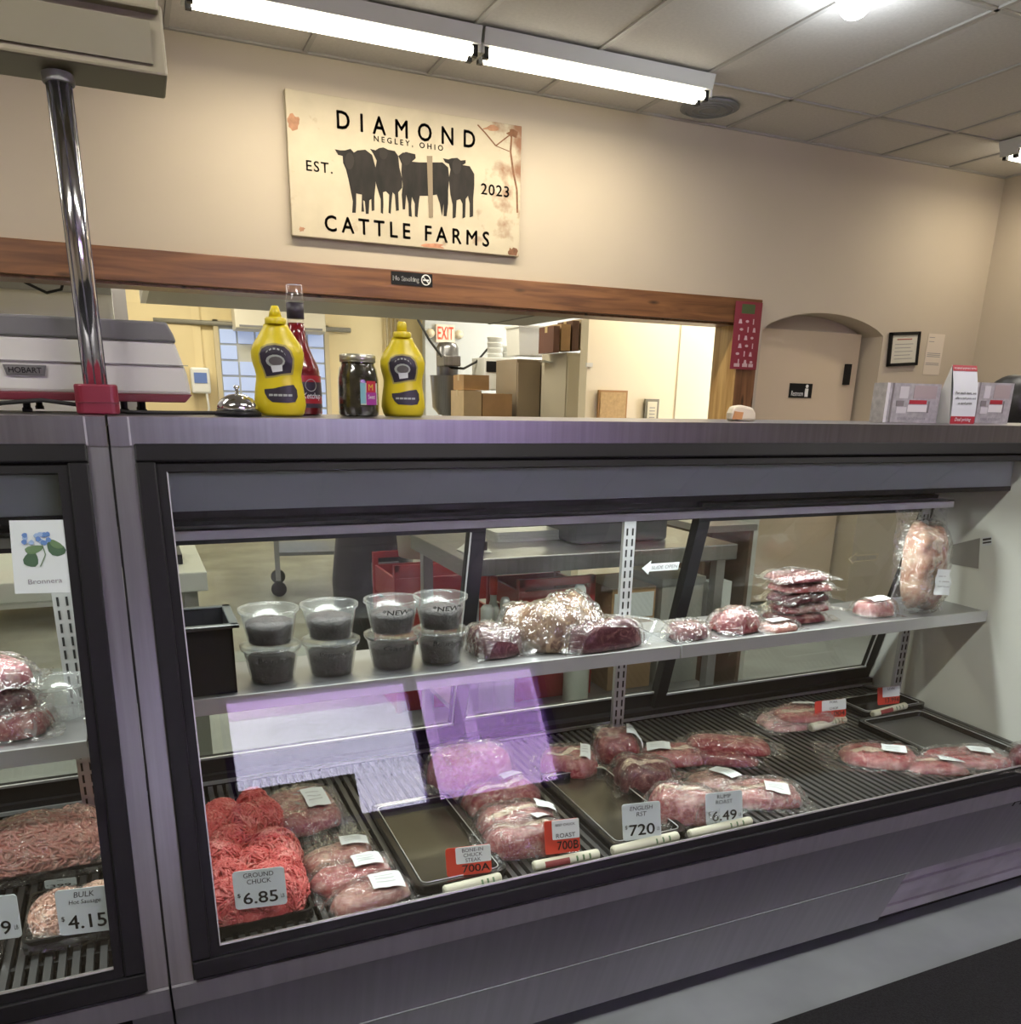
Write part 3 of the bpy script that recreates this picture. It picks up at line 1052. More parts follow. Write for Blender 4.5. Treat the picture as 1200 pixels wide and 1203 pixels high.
MP('dark glossy bag of offal next to the last deli tub', 'meat', shelf(582, 1.68), .125, .11, .06, 4, LIVER, 31.1, (.01, .01), group=PS, film=FILMC, lump=.3)
MP('big tan wrinkled bag of tripe heaped on the shelf', 'meat', shelf(652, 1.695), .25, .16, .095, -6, TAN, 32.6, (.015, .01), group=PS, film=FILM, lump=.45, p=2)
MP('dark purple liver bag hanging over the shelf edge below the tripe', 'meat', shelf(708, 1.628), .20, .075, .065, 4, LIVER, 33.3, (.02, .004), group=PS, lump=.12)
MP('small dark red pack right of the clear plastic tray', 'meat', shelf(806, 1.64), .10, .085, .035, 5, BEEFD, 34.2, (.012, .012), group=PS, film=FILMC)
MP('crumpled red pack between the small dark pack and the tall stack', 'meat', shelf(862, 1.655), .12, .10, .05, 8, BEEF, 35.8, (.012, .012), group=PS, film=FILMC, lump=.35)
MP('flat pale pack lying in front of the tall stack', 'meat', shelf(912, 1.62), .11, .07, .018, 3, PALE, 36.7, (.02, .01), (.0, 0, .06, .03, 0), group=PS, film=FILMC)
for k, (dx, hh, m, lb) in enumerate(((.0, .026, BEEFD, 'lowest'), (.006, .024, BEEF, 'second from below'), (-.002, .024, LIVER, 'middle'), (.004, .022, BEEFP, 'second from the top'), (-.012, .018, BEEFD, 'topmost'))):
    s0 = shelf(932, 1.69)
    MP(lb + ' flat pack of the tall steak stack on the shelf', 'meat', (s0[0] + dx, s0[1], SZ + .001 + .0275 * k), .155, .105, hh, 5 * (k % 3) - 4, m, 37.1 + k, (.03, .01), group=PS, film=FILMC if k in (1, 4) else FILM, lump=.08, p=5)
MP('small red pack with pale label right of the tall stack', 'meat', shelf(1022, 1.66), .10, .08, .04, -10, BEEFP, 44.3, (.015, .015), (.0, -.015, .05, .04, 0), group=PS, film=FILMC)
tb = shelf(1066, 1.665)
MP('tall bag of soup bones standing upright at the white end wall', 'meat', (tb[0], tb[1], tb[2] + .125), .12, .24, .07, -8, BONE, 45.5, (.028, .045), (.025, -.045, .06, .07, 0), (78, 4), PS, FILMC, lump=.3, fat=1.2)
# clear tray on the shelf
c = shelf(752, 1.665)
tr = thing('plastic_tray', 'empty clear ribbed plastic tray tipped between tripe and dark packs', 'tray', c, 0, None, (math.radians(6), math.radians(8), math.radians(-6)))
b = MB()
loop = [(.075, .055, .0), (.07, .05, .004)]
pr = []
for (sx, sy, z) in ((.055, .036, .003), (.066, .046, .032), (.078, .058, .036), (.078, .058, .032)):
    pr.append([(sx * (1 if abs(q[0]) > .5 else q[0]), sy, z) for q in ()])
prof = [(.60, .003), (.80, .003), (.95, .035), (1.1, .038), (1.1, .034)]
n0 = 32
for r, z in prof:
    for i in range(n0):
        a = 2 * PI * i / n0
        k = (abs(math.cos(a)) ** 5 + abs(math.sin(a)) ** 5) ** (-1 / 5)
        rib = 1 + (.02 if i % 2 and .8 <= r < 1.05 else 0)
        b.v.append((.07 * r * k * math.cos(a) * rib, .052 * r * k * math.sin(a) * rib, z))
for j in range(len(prof) - 1):
    for i in range(n0):
        k = (i + 1) % n0
        b.f.append((j * n0 + i, j * n0 + k, (j + 1) * n0 + k, (j + 1) * n0 + i))
b.f.append(tuple(range(n0)))
b.build('tray_shell', CUPE, tr, True)


# deli tubs: lower row of four and upper row of four
def tub(label, loc, words, fill, lid, grp='deli tubs on the shelf'):
    CM = CUPM if fill else CUPE
    t = thing('deli_tub', label, 'tub', loc, 0, grp)
    H_ = .071
    MB().lathe([(.042, .0), (.043, .002), (.0545, H_ - .006), (.0585, H_ - .006), (.0585, H_), (.055, H_ + .001), (.053, H_ - .002)], 32, cap=False).build('tub_wall', CM, t, True)
    MB().lathe([(.001, .001), (.042, .001)], 32, cap=False).build('tub_base', CM, t)
    if fill:
        b = MB()
        b.lathe([(.0405, .003)] + [(.0405 + .0105 * (q / 5) * .6, .003 + fill * q / 5) for q in range(1, 6)] + [(.03, fill + .008), (.012, fill + .011), (.001, fill + .012)], 26)
        b.v = [(x * (1 + .05 * nz(x * 90, y * 90, z * 90)), y * (1 + .05 * nz(x * 90, y * 90, z * 90 + 3)), z + (.004 * nz(x * 80, y * 80, 2) if z > .02 else 0)) for x, y, z in b.v]
        b.build('marinated_meat', mat('jerky', (.016, .007, .007), .6, 0, .5, 60, .5, 90), t, True)
    if lid:
        MB().lathe([(.0595, H_ - .004), (.0605, H_ + .002), (.056, H_ + .004), (.052, H_ + .001), (.001, H_ + .001)], 32, cap=False).build('lid', CUPM, t, True)
    for k, wd in enumerate(words):
        z0 = .047 - .018 * k
        r_ = lambda z: .0425 + .0125 * z / H_ + .0006
        text(wd, -.032, .032, z0, z0 + .011, lambda x, z: (r_(z) * math.sin(x / .05), -r_(z) * math.cos(x / .05), z), INK, t, bold=.012, shear=.1)
    return t


tubx = [317, 388, 461, 518]
lw = [('Bourbon',), ('Peppered',), ('Garlic',), ('Bourbon',)]
uw = [('', ''), ('', ''), ('*NEW*', 'Teriyaki'), ('*NEW*',)]
order = ['leftmost', 'second from the left', 'third from the left', 'rightmost']
for k in range(4):
    q = at(tubx[k], 740, Y=1.66)
    tub('lidded deli tub, %s of the lower row on the shelf' % order[k], (q.x, 1.66, SZ + .001), [x for x in lw[k] if x], .045, True)
    tub('open deli tub of dark meat, %s of the upper row%s' % (order[k], ', marked new' if k == 2 else ''), (q.x, 1.66, SZ + .0775), [x for x in uw[k] if x], .040, False)
# black bin on the shelf at the left end
q0, q1 = at(205, 745, Y=1.64), at(275, 735, Y=1.62)
bn = thing('black_bin', 'black plastic bin at the left end of the shelf in the long case', 'bin', (q1.x - .105, 1.675, SZ + .001))
bb = MB()
for a, b_, c, d in ((-.1, .1, -.075, -.07), (-.1, .1, .07, .075), (-.1, -.095, -.075, .075), (.095, .1, -.075, .075)):
    bb.box(a, b_, c, d, .004, .135)
bb.build('bin_wall', BLACK, bn)
B(-.1, .1, -.075, .075, 0, .004).build('bin_base', BLACK, bn)
rb = MB()
for a, b_, c, d in ((-.112, .112, -.087, -.07), (-.112, .112, .07, .087), (-.112, -.095, -.087, .087), (.095, .112, -.087, .087)):
    rb.box(a, b_, c, d, .13, .137)
rb.build('bin_rim', mat('grey_black_plastic', (.05, .055, .055), .3), bn, bevel=.002)

# ------------------------------------------------------------------ pans and trays on the deck
def pan(label, c0, c1, c2, c3, floor_m, h=.018, z=DECK):
    P_ = [deck(*q, z) for q in (c0, c1, c2, c3)]
    cen = sum(P_, Vector()) / 4
    xs0, xs1 = (P_[0].x + P_[3].x) / 2 - cen.x, (P_[1].x + P_[2].x) / 2 - cen.x
    ys1, ys0 = (P_[0].y + P_[1].y) / 2 - cen.y, (P_[2].y + P_[3].y) / 2 - cen.y
    ys0 = max(ys0, 1.30 - cen.y)
    t = thing('serving_pan', label, 'pan', (cen.x, cen.y, z + .001), 0, 'pans on the deck')
    MB().prism(roundrect(xs0 + .012, xs1 - .012, ys0 + .012, ys1 - .012, .012), 0, .003, 'z').build('pan_floor', floor_m, t)
    o, i = roundrect(xs0, xs1, ys0, ys1, .02), roundrect(xs0 + .014, xs1 - .014, ys0 + .014, ys1 - .014, .012)
    b = MB()
    n = len(o)
    for lst, zz in ((o, 0), (o, h), (i, h - .002), ([(x * .97, y * .985) for x, y in i], .002)):
        b.v += [(x, y, zz) for x, y in lst]
    for r in range(3):
        for k in range(n):
            j = (k + 1) % n
            b.f.append((r * n + k, r * n + j, (r + 1) * n + j, (r + 1) * n + k))
    b.build('pan_rim', BLKGLOSS, t)
    MB().tube([(x, y, h) for x, y in i] + [(*i[0], h)], .0012, 4, False).build('bright_bead', ALU, t)
    return t


pan('empty black rimmed pan behind the leftmost red tag', (430, 952), (530, 942), (603, 1038), (498, 1062), PANFLOOR)
pan('empty black rimmed pan behind the seven twenty price tag', (636, 918), (710, 905), (812, 985), (728, 1015), PANFLOOR)
pan('black pan with a steak along the white end wall', (1012, 846), (1088, 842), (1235, 902), (1150, 930), mat('grey_pan_steel', (.2, .2, .2), .35, .6))
pan('small black tray behind the bone-in steak holding a red tag', (985, 825), (1055, 815), (1082, 834), (1010, 846), BLKGLOSS)


# ------------------------------------------------------------------ ground meat
def strands(b, lumps, n, r, steps, step, rng, ymin=-9):
    if steps < 5:
        n = n * 2
    for (cx, cy, cz, ax, ay, az) in lumps:
        for _ in range(n):
            th, ph = rng.uniform(0, 2 * PI), math.acos(rng.uniform(-.15, 1))
            head = rng.uniform(0, 2 * PI)
            pts = []
            for s in range(steps):
                x, y, z = math.sin(ph) * math.cos(th), math.sin(ph) * math.sin(th), math.cos(ph)
                k = 1.0 + rng.uniform(-.05, .05)
                pts.append((cx + ax * x * k, max(ymin, cy + ay * y * k), max(.004, cz + az * z * k)))
                head += rng.uniform(-.7, .7)
                ph = min(2.0, max(.05, ph + step * math.cos(head)))
                th += step * math.sin(head) / max(.3, math.sin(ph))
            b.tube(pts, [r * .7] + [r] * (steps - 2) + [r * .7], 5)


def ground_tray(label, loc, sx, sy, lumps, m, n, r, tray=True, film=False, rim=.03, rz=0, steps=8):
    t = thing('ground_meat_tray', label, 'ground meat', loc, rz)
    if tray:
        o = roundrect(-sx / 2, sx / 2, -sy / 2, sy / 2, .015)
        i = roundrect(-sx / 2 + .005, sx / 2 - .005, -sy / 2 + .005, sy / 2 - .005, .012)
        b = MB()
        k = len(o)
        for lst, zz in ((o, 0), (o, rim), (i, rim), (i, .004)):
            b.v += [(x, y, zz) for x, y in lst]
        for q in range(3):
            for a in range(k):
                j = (a + 1) % k
                b.f.append((q * k + a, q * k + j, (q + 1) * k + j, (q + 1) * k + a))
        b.f.append(tuple(3 * k + a for a in range(k)))
        b.build('tray', BLKGLOSS, t)
    rng = random.Random(int(abs(loc[0]) * 1000) + n)
    b = MB()
    for (cx, cy, cz, ax, ay, az) in lumps:
        b.lathe([(max(.001, math.sin(PI * j / 10)) * .97, -math.cos(PI * j / 10) * az * .97) for j in range(11)], 18, (cx, cy, cz), ax, ay)
    b.v = [(x, y, max(.004, z)) for x, y, z in b.v]
    b.build('meat_core', m, t, True)
    s = MB()
    strands(s, lumps, n, r, steps, .17, rng, -sy / 2 + .008)
    so = s.build('meat_strands', m, t, True)
    so['kind'] = 'stuff'
    if film:
        def sh(u, v):
            x, y = (u - .5) * sx * 1.06, (v - .5) * sy * 1.06
            z = rim * .9
            for (cx, cy, cz, ax, ay, az) in lumps:
                d = ((x - cx) / ax) ** 2 + ((y - cy) / ay) ** 2
                z = max(z, cz + az * math.sqrt(max(0, 1 - d * .8)) * 1.06 if d < 1.25 else z)
            if abs(u - .5) > .49 or abs(v - .5) > .49:
                z = .004
            return (x, y, z + .003 * nz(x * 40, y * 40))
        MB().grid(26, 26, sh).build('plastic_wrap', FILM, t, True)
    return t


q = deck(300, 1010)
lumps = []
rg = random.Random(3)
for (px, py, a) in ((262, 965, .05), (318, 965, .045), (275, 1000, .055), (325, 1005, .055), (268, 1045, .05), (325, 1045, .06), (275, 1090, .055), (330, 1085, .06), (295, 1065, .06), (300, 1025, .05), (290, 978, .045), (298, 950, .04), (262, 1022, .05), (335, 1028, .045), (245, 985, .045)):
    d = deck(px, py, DECK + .03) - Vector((.118, 1.50, DECK))
    lumps.append((min(.055, max(-.05, d.x)), max(-.14, min(.2, d.y)), .02, a * .95, a * 1.0, .05 + rg.uniform(0, .018)))
ground_tray('heap of bright red ground chuck in a deep black tray at the left end', (.118, 1.505, DECK + .001), .19, .40, lumps, GRND, 200, .0026, rim=.02)
# left case: wrapped pink heap and two sausage trays
q = deck(40, 1020)
ground_tray('large wrapped heap of pink ground pork in the left case', (-.30, 1.72, DECK + .001), .42, .22, [(.05, -.02, .02, .12, .08, .075), (-.08, -.02, .02, .12, .08, .06), (.12, .0, .02, .06, .07, .07)], GRNDP, 420, .0032, film=True, rim=.02, steps=3)
ground_tray('wrapped tray of hot sausage behind the four fifteen price tag', (-.165, 1.455, DECK + .001), .17, .16, [(-.03, 0, .015, .05, .06, .04), (.03, 0, .015, .05, .06, .04)], SAUS, 170, .0024, film=True, rim=.025, steps=3)
ground_tray('wrapped tray of sausage cut off by the left edge of the photo', (-.365, 1.46, DECK + .001), .17, .16, [(-.03, 0, .015, .05, .06, .04), (.03, 0, .015, .05, .06, .04)], SAUS, 150, .0024, film=True, rim=.025, steps=3)
# left case shelf
LZ = .815
for k, (px, py, lx, ly, h, rz, m, lb) in enumerate(((10, 858, .2, .12, .05, 0, BEEFP, 'lowest pink pack on the shelf of the left case'), (0, 835, .17, .10, .045, 6, BEEFD, 'dark pack in the middle of the pile on the left case shelf'), (2, 800, .16, .09, .045, -5, PORK, 'topmost pale pack of the pile on the left case shelf'))):
    q = at(px, py, Y=1.67)
    MP(lb, 'meat', (q.x - .03, 1.68, LZ + .001 + .047 * k), lx, ly, h, rz, m, 50.3 + k, (.025, .015), group='packs on the left case shelf', film=FILMC)
q = at(78, 800, Y=1.645)
q = at(76, 824, Z=LZ)
tub('empty frosted deli tub on the shelf of the left case', (q.x, min(q.y, 1.735), LZ + .001), [], 0, False, 'deli tubs on the shelf')
# ================================================================== PRICE TAGS AND PAPER ROLLS
def price_tag(label, l, t_, r, b_, Y, words, price, red=False, tiltx=-10, note=None):
    p0, p1 = at(l, b_, Y=Y), at(r, t_, Y=Y)
    wd, hh = p1.x - p0.x, p1.z - p0.z
    t = thing('price_tag', label, 'price tag', ((p0.x + p1.x) / 2, Y, p0.z), 0, 'price tags', (math.radians(tiltx), math.radians(-3), math.radians(-14)))
    base = REDTAG if red else mat('white_tag', (.62, .68, .70), .45)
    MB().prism(roundrect(-wd / 2, wd / 2, 0, hh, wd * .07)[::-1], 0, .0018, 'y').build('tag_card', base, t)
    if red:
        MB().prism(roundrect(-wd * .28, wd * .5, hh * .42, hh, wd * .03)[::-1], -.001, 0, 'y').build('white_slip', PAPER, t)
        for k, wl in enumerate(words):
            z1 = hh * (.95 - .22 * k / max(1, len(words) - 1) * 1.6)
            text(wl, -wd * .18, wd * .38, z1 - hh * .13, z1, flat(-.0015), INK, t, keep=True)
        text(price, -wd * .15, wd * .46, hh * .1, hh * .36, flat(-.0005), INK, t, bold=.012)
    else:
        for k, wl in enumerate(words):
            z1 = hh * (.93 - .17 * k)
            text(wl, -wd * .3, wd * .3, z1 - hh * .12, z1, flat(-.0006), INK, t, keep=True, shear=.15 if note else 0)
        text(price, -wd * .33, wd * .33, hh * .12, hh * .42, flat(-.0006), INK, t, bold=.012)
        text('$', -wd * .44, -wd * .38, hh * .3, hh * .42, flat(-.0006), INK, t)
        text('LB', wd * .39, wd * .46, hh * .2, hh * .3, flat(-.0006), INK, t)
    return t


def paper_roll(label, x0, y0, x1, y1, z, r, printed=False):
    a, b_ = at(x0, y0, Z=z), at(x1, y1, Z=z)
    ln = (b_ - a).length / 2
    c = (a + b_) / 2
    ang = math.atan2(b_.y - a.y, b_.x - a.x)
    t = thing('paper_roll', label, 'roll', (c.x, c.y, z - r), ang, 'white rolls holding the tags')
    m = mat('cream_butcher_paper', (.72, .70, .56), .5)
    MB().tube([(-ln, 0, r), (-ln + .004, 0, r), (ln - .004, 0, r), (ln, 0, r)], [r * .85, r, r, r * .85], 16).build('roll_body', m, t, True)
    for s in (-1, 1):
        MB().tube([(s * ln, 0, r), (s * (ln + .001), 0, r)], r * .55, 12).build('roll_end', mat('roll_core', (.5, .48, .38), .6), t)
    if printed:
        def pf(u, v):
            aa = -.2 - v * 1.0 + PI / 2 * 0
            return (-ln * .7 + ln * .75 * u, -r * 1.03 * math.cos(v * 1.2 - .2), r + r * 1.03 * math.sin(v * 1.2 - .2))
        MB().grid(6, 5, pf).build('meat_print', mat('printed_meat', (.30, .05, .05), .5), t, True)
    for k in range(3):
        def pl(u, v, k=k):
            return (ln * (.25 + .2 * k) + .004 * u, -r * 1.02 * math.cos(v * 1.0), r + r * 1.02 * math.sin(v * 1.0))
        MB().grid(1, 4, pl).build('green_mark', mat('green_print', (.12, .22, .10), .6), t)
    return t


price_tag('white tag reading ground chuck six eighty-five', 277, 1019, 335, 1072, 1.298, ['GROUND', 'CHUCK'], '6.85')
price_tag('white handwritten tag reading hot sausage four fifteen', 69, 1041, 133, 1103, 1.32, ['BULK', 'Hot Sausage'], '4.15', note=True)
price_tag('white tag with the digit nine, cut off by the left edge', -42, 1052, 20, 1112, 1.32, ['BULK', 'Sausage'], '3.99', note=True)
price_tag('white handwritten tag reading english roast seven twenty', 735, 942, 778, 990, 1.303, ['ENGLISH', 'RST'], '720', note=True)
price_tag('white tag reading rump roast six forty-nine', 833, 929, 874, 972, 1.303, ['RUMP', 'ROAST'], '6.49')
price_tag('red tag in the left empty pan, handwritten chuck steak', 527, 992, 577, 1033, 1.31, ['BONE-IN', 'CHUCK', 'STEAK'], '700A', True)
price_tag('red tag reading beef chuck roast at the nearest roasts', 643, 962, 682, 1006, 1.303, ['BEEF CHUCK', 'ROAST'], '700B', True)
price_tag('red tag behind the white roll at the chops', 961, 821, 994, 846, 1.69, ['PORK', 'CHOP'], '11.004', True)
price_tag('red tag standing in the small black tray at the end wall', 1034, 806, 1058, 829, 1.72, ['LOIN'], '13.994', True)
t_ = price_tag('small white and yellow tag behind the hot sausage tag', 52, 1030, 90, 1046, 1.58, ['SAUSAGE'], '399')
paper_roll('white roll at the front of the left empty pan', 522, 1047, 588, 1031, DECK + .014, .011)
paper_roll('white printed roll in front of the nearest chuck roast', 627, 1018, 703, 1003, DECK + .014, .011, True)
paper_roll('long white roll in front of the seven twenty tag', 720, 1000, 796, 982, DECK + .014, .011)
paper_roll('white roll under the six forty-nine tag', 810, 980, 882, 964, DECK + .014, .010)
paper_roll('short white roll in front of the chop packs', 953, 855, 992, 845, DECK + .016, .013)
paper_roll('white roll with red print in the small black tray', 1026, 839, 1064, 829, DECK + .02, .011, True)


# flower card taped inside the left case glass
def gpt(x, z, off=.002):
    f_ = (z - GB[1]) / (GT[1] - GB[1])
    return (x, GB[0] + (GT[0] - GB[0]) * f_ - off * .946, z + off * .325)


def gpx(x, y):
    """pixel to a point on the front glass plane, as (x, z)"""
    n = Vector((0, -(GT[1] - GB[1]), GT[0] - GB[0])).normalized()
    r = ray(x, y)
    s = (Vector((0, GB[0], GB[1])) - CAMLOC).dot(n) / r.dot(n)
    q = CAMLOC + r * s
    return (q.x, q.z)


fc = thing('flower_card', 'pale card with a blue flower picture and the word Bronnera on the left glass', 'card', gpt(*gpx(50, 655)))
org = Vector(fc.location)
def gl(px, py, off):
    return Vector(gpt(*gpx(px, py), off)) - org


cb = MB()
cs = [(11, 612), (83, 611), (91, 696), (18, 698)]
cb.v = [tuple(gl(*q, .002)) for q in cs] + [tuple(gl(*q, .0035)) for q in cs]
cb.f = [(0, 1, 2, 3), (4, 7, 6, 5), (0, 4, 5, 1), (1, 5, 6, 2), (2, 6, 7, 3), (3, 7, 4, 0)]
cb.build('card_sheet', mat('pale_card', (.62, .70, .69), .6), fc)
leaf = [mat('leaf_green', (.05, .12, .06), .6), mat('leaf_green_light', (.12, .22, .10), .6)]
def blob(cx, cy, rx, ry, m, off, rot=0, n=12, wob=.1, name='leaf_print'):
    b = MB()
    pts = []
    for i in range(n):
        a = 2 * PI * i / n
        k = 1 + wob * math.sin(3 * a + cx)
        x, y = rx * k * math.cos(a), ry * k * math.sin(a)
        pts.append(gl(cx + x * math.cos(rot) - y * math.sin(rot), cy + x * math.sin(rot) + y * math.cos(rot), off))
    b.poly(pts)
    return b.build(name, m, fc)


blob(66, 645, 12, 8, leaf[0], .0040, .5)
blob(37, 658, 9, 9, leaf[0], .0040)
blob(40, 646, 11, 5, leaf[1], .0041, -.2)
blob(66, 640, 9, 4, leaf[1], .0042, .5)
rg = random.Random(5)
for k in range(14):
    blob(44 + rg.uniform(-15, 15), 633 + rg.uniform(-6, 6), 3.4, 3, mat('flower_blue', (.10, .22, .48), .6) if k % 3 else mat('flower_pale', (.28, .42, .62), .6), .0044 + .0001 * k, n=8, name='flower_print')
b = MB()
for k in range(5):
    pass
MB().tube([gl(50, 640, .0045), gl(54, 652, .0045), (gl(48, 666, .0045))], .0008, 4).build('stem_print', leaf[1], fc)
v0, v1 = gpx(34, 687), gpx(73, 679)
text('Bronnera', v0[0], v1[0], v0[1], v1[1], lambda x, z: Vector(gpt(x, z, .0042)) - org, GREYINK, fc)

# ================================================================== ON TOP OF THE CASES
TOPZ = CASE_TOP


def patch(poly2, yfun, m, parent, name, off=.0006):
    """flat 2D outline pressed onto a curved front surface"""
    b = bmesh.new()
    vs = [b.verts.new((x, 0, z)) for x, z in poly2]
    b.faces.new(vs)
    bmesh.ops.triangulate(b, faces=b.faces)
    for _ in range(3):
        bmesh.ops.subdivide_edges(b, edges=b.edges, cuts=1)
        bmesh.ops.triangulate(b, faces=b.faces)
    for v in b.verts:
        v.co.y = yfun(v.co.x, v.co.z) - off
    me = bpy.data.meshes.new(name)
    b.to_mesh(me)
    b.free()
    me.materials.append(m)
    o = bpy.data.objects.new(name, me)
    COL.objects.link(o)
    o.parent = parent
    return o


MUST = mat('mustard_yellow', (.72, .58, .018), .32)
LABD = mat('dark_label', (.035, .028, .045), .4)
LABG = mat('grey_print', (.42, .46, .42), .5)


def mustard(label, loc, H_, cone):
    t = thing('mustard_bottle', label, 'bottle', loc, math.radians(-14), 'mustard bottles')
    prof = [(0, .41), (.03, .45), (.107, .49), (.18, .478), (.25, .46), (.32, .435), (.377, .425), (.43, .445), (.48, .475), (.53, .492), (.58, .495), (.625, .47), (.665, .435), (.71, .37), (.76, .305), (.80, .25), (.835, .225)]
    prof = [(a * H_, b_ * H_ / 2) for a, b_ in prof]
    sy = .62

    def hw(z):
        for (z0, r0), (z1, r1) in zip(prof, prof[1:]):
            if z0 <= z <= z1:
                return r0 + (r1 - r0) * (z - z0) / (z1 - z0)
        return prof[-1][1]

    def yf(x, z):
        r = hw(z)
        return -r * sy * math.sqrt(max(0, 1 - (x / r) ** 2))
    MB().lathe([(r, z) for z, r in prof], 36, (0, 0, 0), 1, sy).build('bottle_body', MUST, t, True)
    cr_ = H_ * .1
    MB().lathe([(cr_ * .98, .835 * H_), (cr_, .84 * H_), (cr_, .885 * H_), (cr_ * .9, .895 * H_), (cr_ * .62, .90 * H_)], 24).build('cap', MUST, t, True)
    if cone:
        MB().lathe([(.062 * H_, .898 * H_), (.05 * H_, .95 * H_), (.034 * H_, .995 * H_), (.028 * H_, H_), (.001, H_)], 20).build('nozzle', MUST, t, True)
    else:
        MB().lathe([(.055 * H_, .898 * H_), (.055 * H_, .95 * H_), (.05 * H_, .985 * H_), (.04 * H_, H_), (.001, H_)], 20).build('nozzle', MUST, t, True)
    S = lambda pts: [((x - 345) / 1075 * H_, (1165 - y) / 1075 * H_) for x, y in pts]
    up_ = S([(180, 560), (205, 510), (260, 480), (340, 470), (430, 485), (480, 530), (505, 600), (495, 680), (480, 735), (400, 745), (310, 765), (235, 775), (220, 720), (190, 640)])
    lo = S([(205, 900), (300, 890), (400, 865), (500, 850), (530, 900), (535, 970), (510, 1020), (440, 1030), (280, 1025), (235, 990), (208, 940)])
    patch(S([(165, 560), (195, 495), (260, 462), (340, 452), (440, 468), (497, 520), (523, 600), (512, 690), (497, 752), (400, 762), (310, 783), (222, 795), (203, 720), (173, 640)]), yf, mat('label_edge', (.42, .36, .10), .5), t, 'label_border', .0003)
    u_ = patch(up_, yf, LABD, t, 'upper_label', .0007)
    patch(S([(240 + 95 + 95 * math.cos(a), 625 + 62 * math.sin(a)) for a in [2 * PI * i / 14 for i in range(14)]]), yf, LABG, u_, 'label_oval', .001)
    patch(S([(245 + 95 + 72 * math.cos(a), 625 + 44 * math.sin(a)) for a in [2 * PI * i / 12 for i in range(12)]]), yf, mat('label_inner', (.13, .12, .12), .5), u_, 'label_picture', .0013)
    patch(S([(285, 670), (400, 660), (400, 720), (300, 735)]), yf, PAPER, u_, 'label_block', .0014)
    for k in range(6):
        a = -2.45 + .36 * k
        patch(S([(335 + 115 * math.cos(a + d), 610 + r_ * math.sin(a + d)) for d, r_ in ((0, 95), (.22, 95), (.22, 112), (0, 112))]), yf, LABG, u_, 'label_letter', .001)
    l_ = patch(lo, yf, LABD, t, 'lower_label', .0007)
    for k in range(5):
        patch(S([(250 + 48 * k, 945), (290 + 48 * k, 944), (290 + 48 * k, 965), (250 + 48 * k, 966)]), yf, LABG, l_, 'label_letter', .001)
    return t


mustard('nearer and larger yellow mustard bottle with pointed nozzle', (.258, 1.64, TOPZ + .001), .188, True)
q = at(474, 480, Y=1.72)
mustard('yellow mustard bottle with rounded cap right of the pickle jar', (q.x, 1.72, TOPZ + .001), .180, False)

# ketchup bottle
q = at(353, 480, Y=1.76)
kb = thing('ketchup_bottle', 'dark red ketchup bottle half hidden behind the mustard', 'bottle', (q.x, 1.76, TOPZ + .001))
kr = mat('ketchup_red', (.17, .008, .012), .2, coat=.5)
kp = [(.040, 0), (.043, .004), (.042, .04), (.0405, .08), (.038, .092), (.030, .108), (.022, .128), (.0175, .150), (.0155, .170)]
MB().lathe(kp, 28).build('bottle_body', kr, kb, True)
MB().lathe([(.0158, .167), (.0153, .178), (.0158, .179)], 24, cap=False).build('neck_glass', CLEARP, kb, True)
MB().lathe([(.0165, .178), (.0165, .206), (.001, .206)], 24).build('neck_label', LABD, kb, True)
MB().lathe([(.0172, .205), (.0172, .213), (.0158, .216), (.0158, .236), (.014, .238), (.001, .238)], 24).build('cap', CLEARP, kb, True)
for z0, z1, m in ((.022, .074, mat('ketchup_label', (.40, .02, .03), .4)), (.036, .062, LABD), (.014, .022, LABD)):
    MB().lathe([(.0432 if m is not LABD else .0436, z0), (.0424 if m is not LABD else .0428, z1)], 28, cap=False).build('label_band', m, kb, True)
text('Ketchup', -.002, .04, .028, .042, lambda x, z: (.0442 * math.sin(x / .0442), -.0442 * math.cos(x / .0442), z), WHITEINK, kb, bold=.012, shear=.2)
MB().tube([(.0445 * math.sin((.016 + .012 * math.cos(a)) / .0445), -.0445 * math.cos((.016 + .012 * math.cos(a)) / .0445), .056 + .011 * math.sin(a)) for a in [2 * PI * i / 16 for i in range(17)]], .0007, 5, False).build('label_ring', LABG, kb)

# jar
q = at(422, 480, Y=1.70)
jr = thing('pickle_jar', 'jar of dark relish with silver lid between the two mustard bottles', 'jar', (q.x, 1.70, TOPZ + .001))
MB().lathe([(.033, 0), (.037, .004), (.038, .02), (.0375, .07), (.034, .088), (.031, .094), (.031, .100)], 28).build('jar_contents', mat('dark_relish', (.035, .03, .014), .15, 0, .6, 70), jr, True)
MB().lathe([(.035, -.0005), (.039, .004), (.0395, .02), (.039, .07), (.0355, .089), (.0325, .095), (.0325, .101)], 28, cap=False).build('jar_glass', CLEARP, jr, True)
MB().lathe([(.0335, .100), (.0345, .101), (.0345, .113), (.032, .115), (.001, .115)], 28).build('lid', mat('jar_lid', (.45, .44, .36), .3, .8), jr, True)
jf = lambda r: (lambda x, z: (r * math.sin(x / .039), -r * math.cos(x / .039), z))
def jpatch(x0, x1, z0, z1, m, r, nm):
    return MB().grid(6, 2, lambda u, v: jf(r)(x0 + (x1 - x0) * u, z0 + (z1 - z0) * v)).build(nm, m, jr)


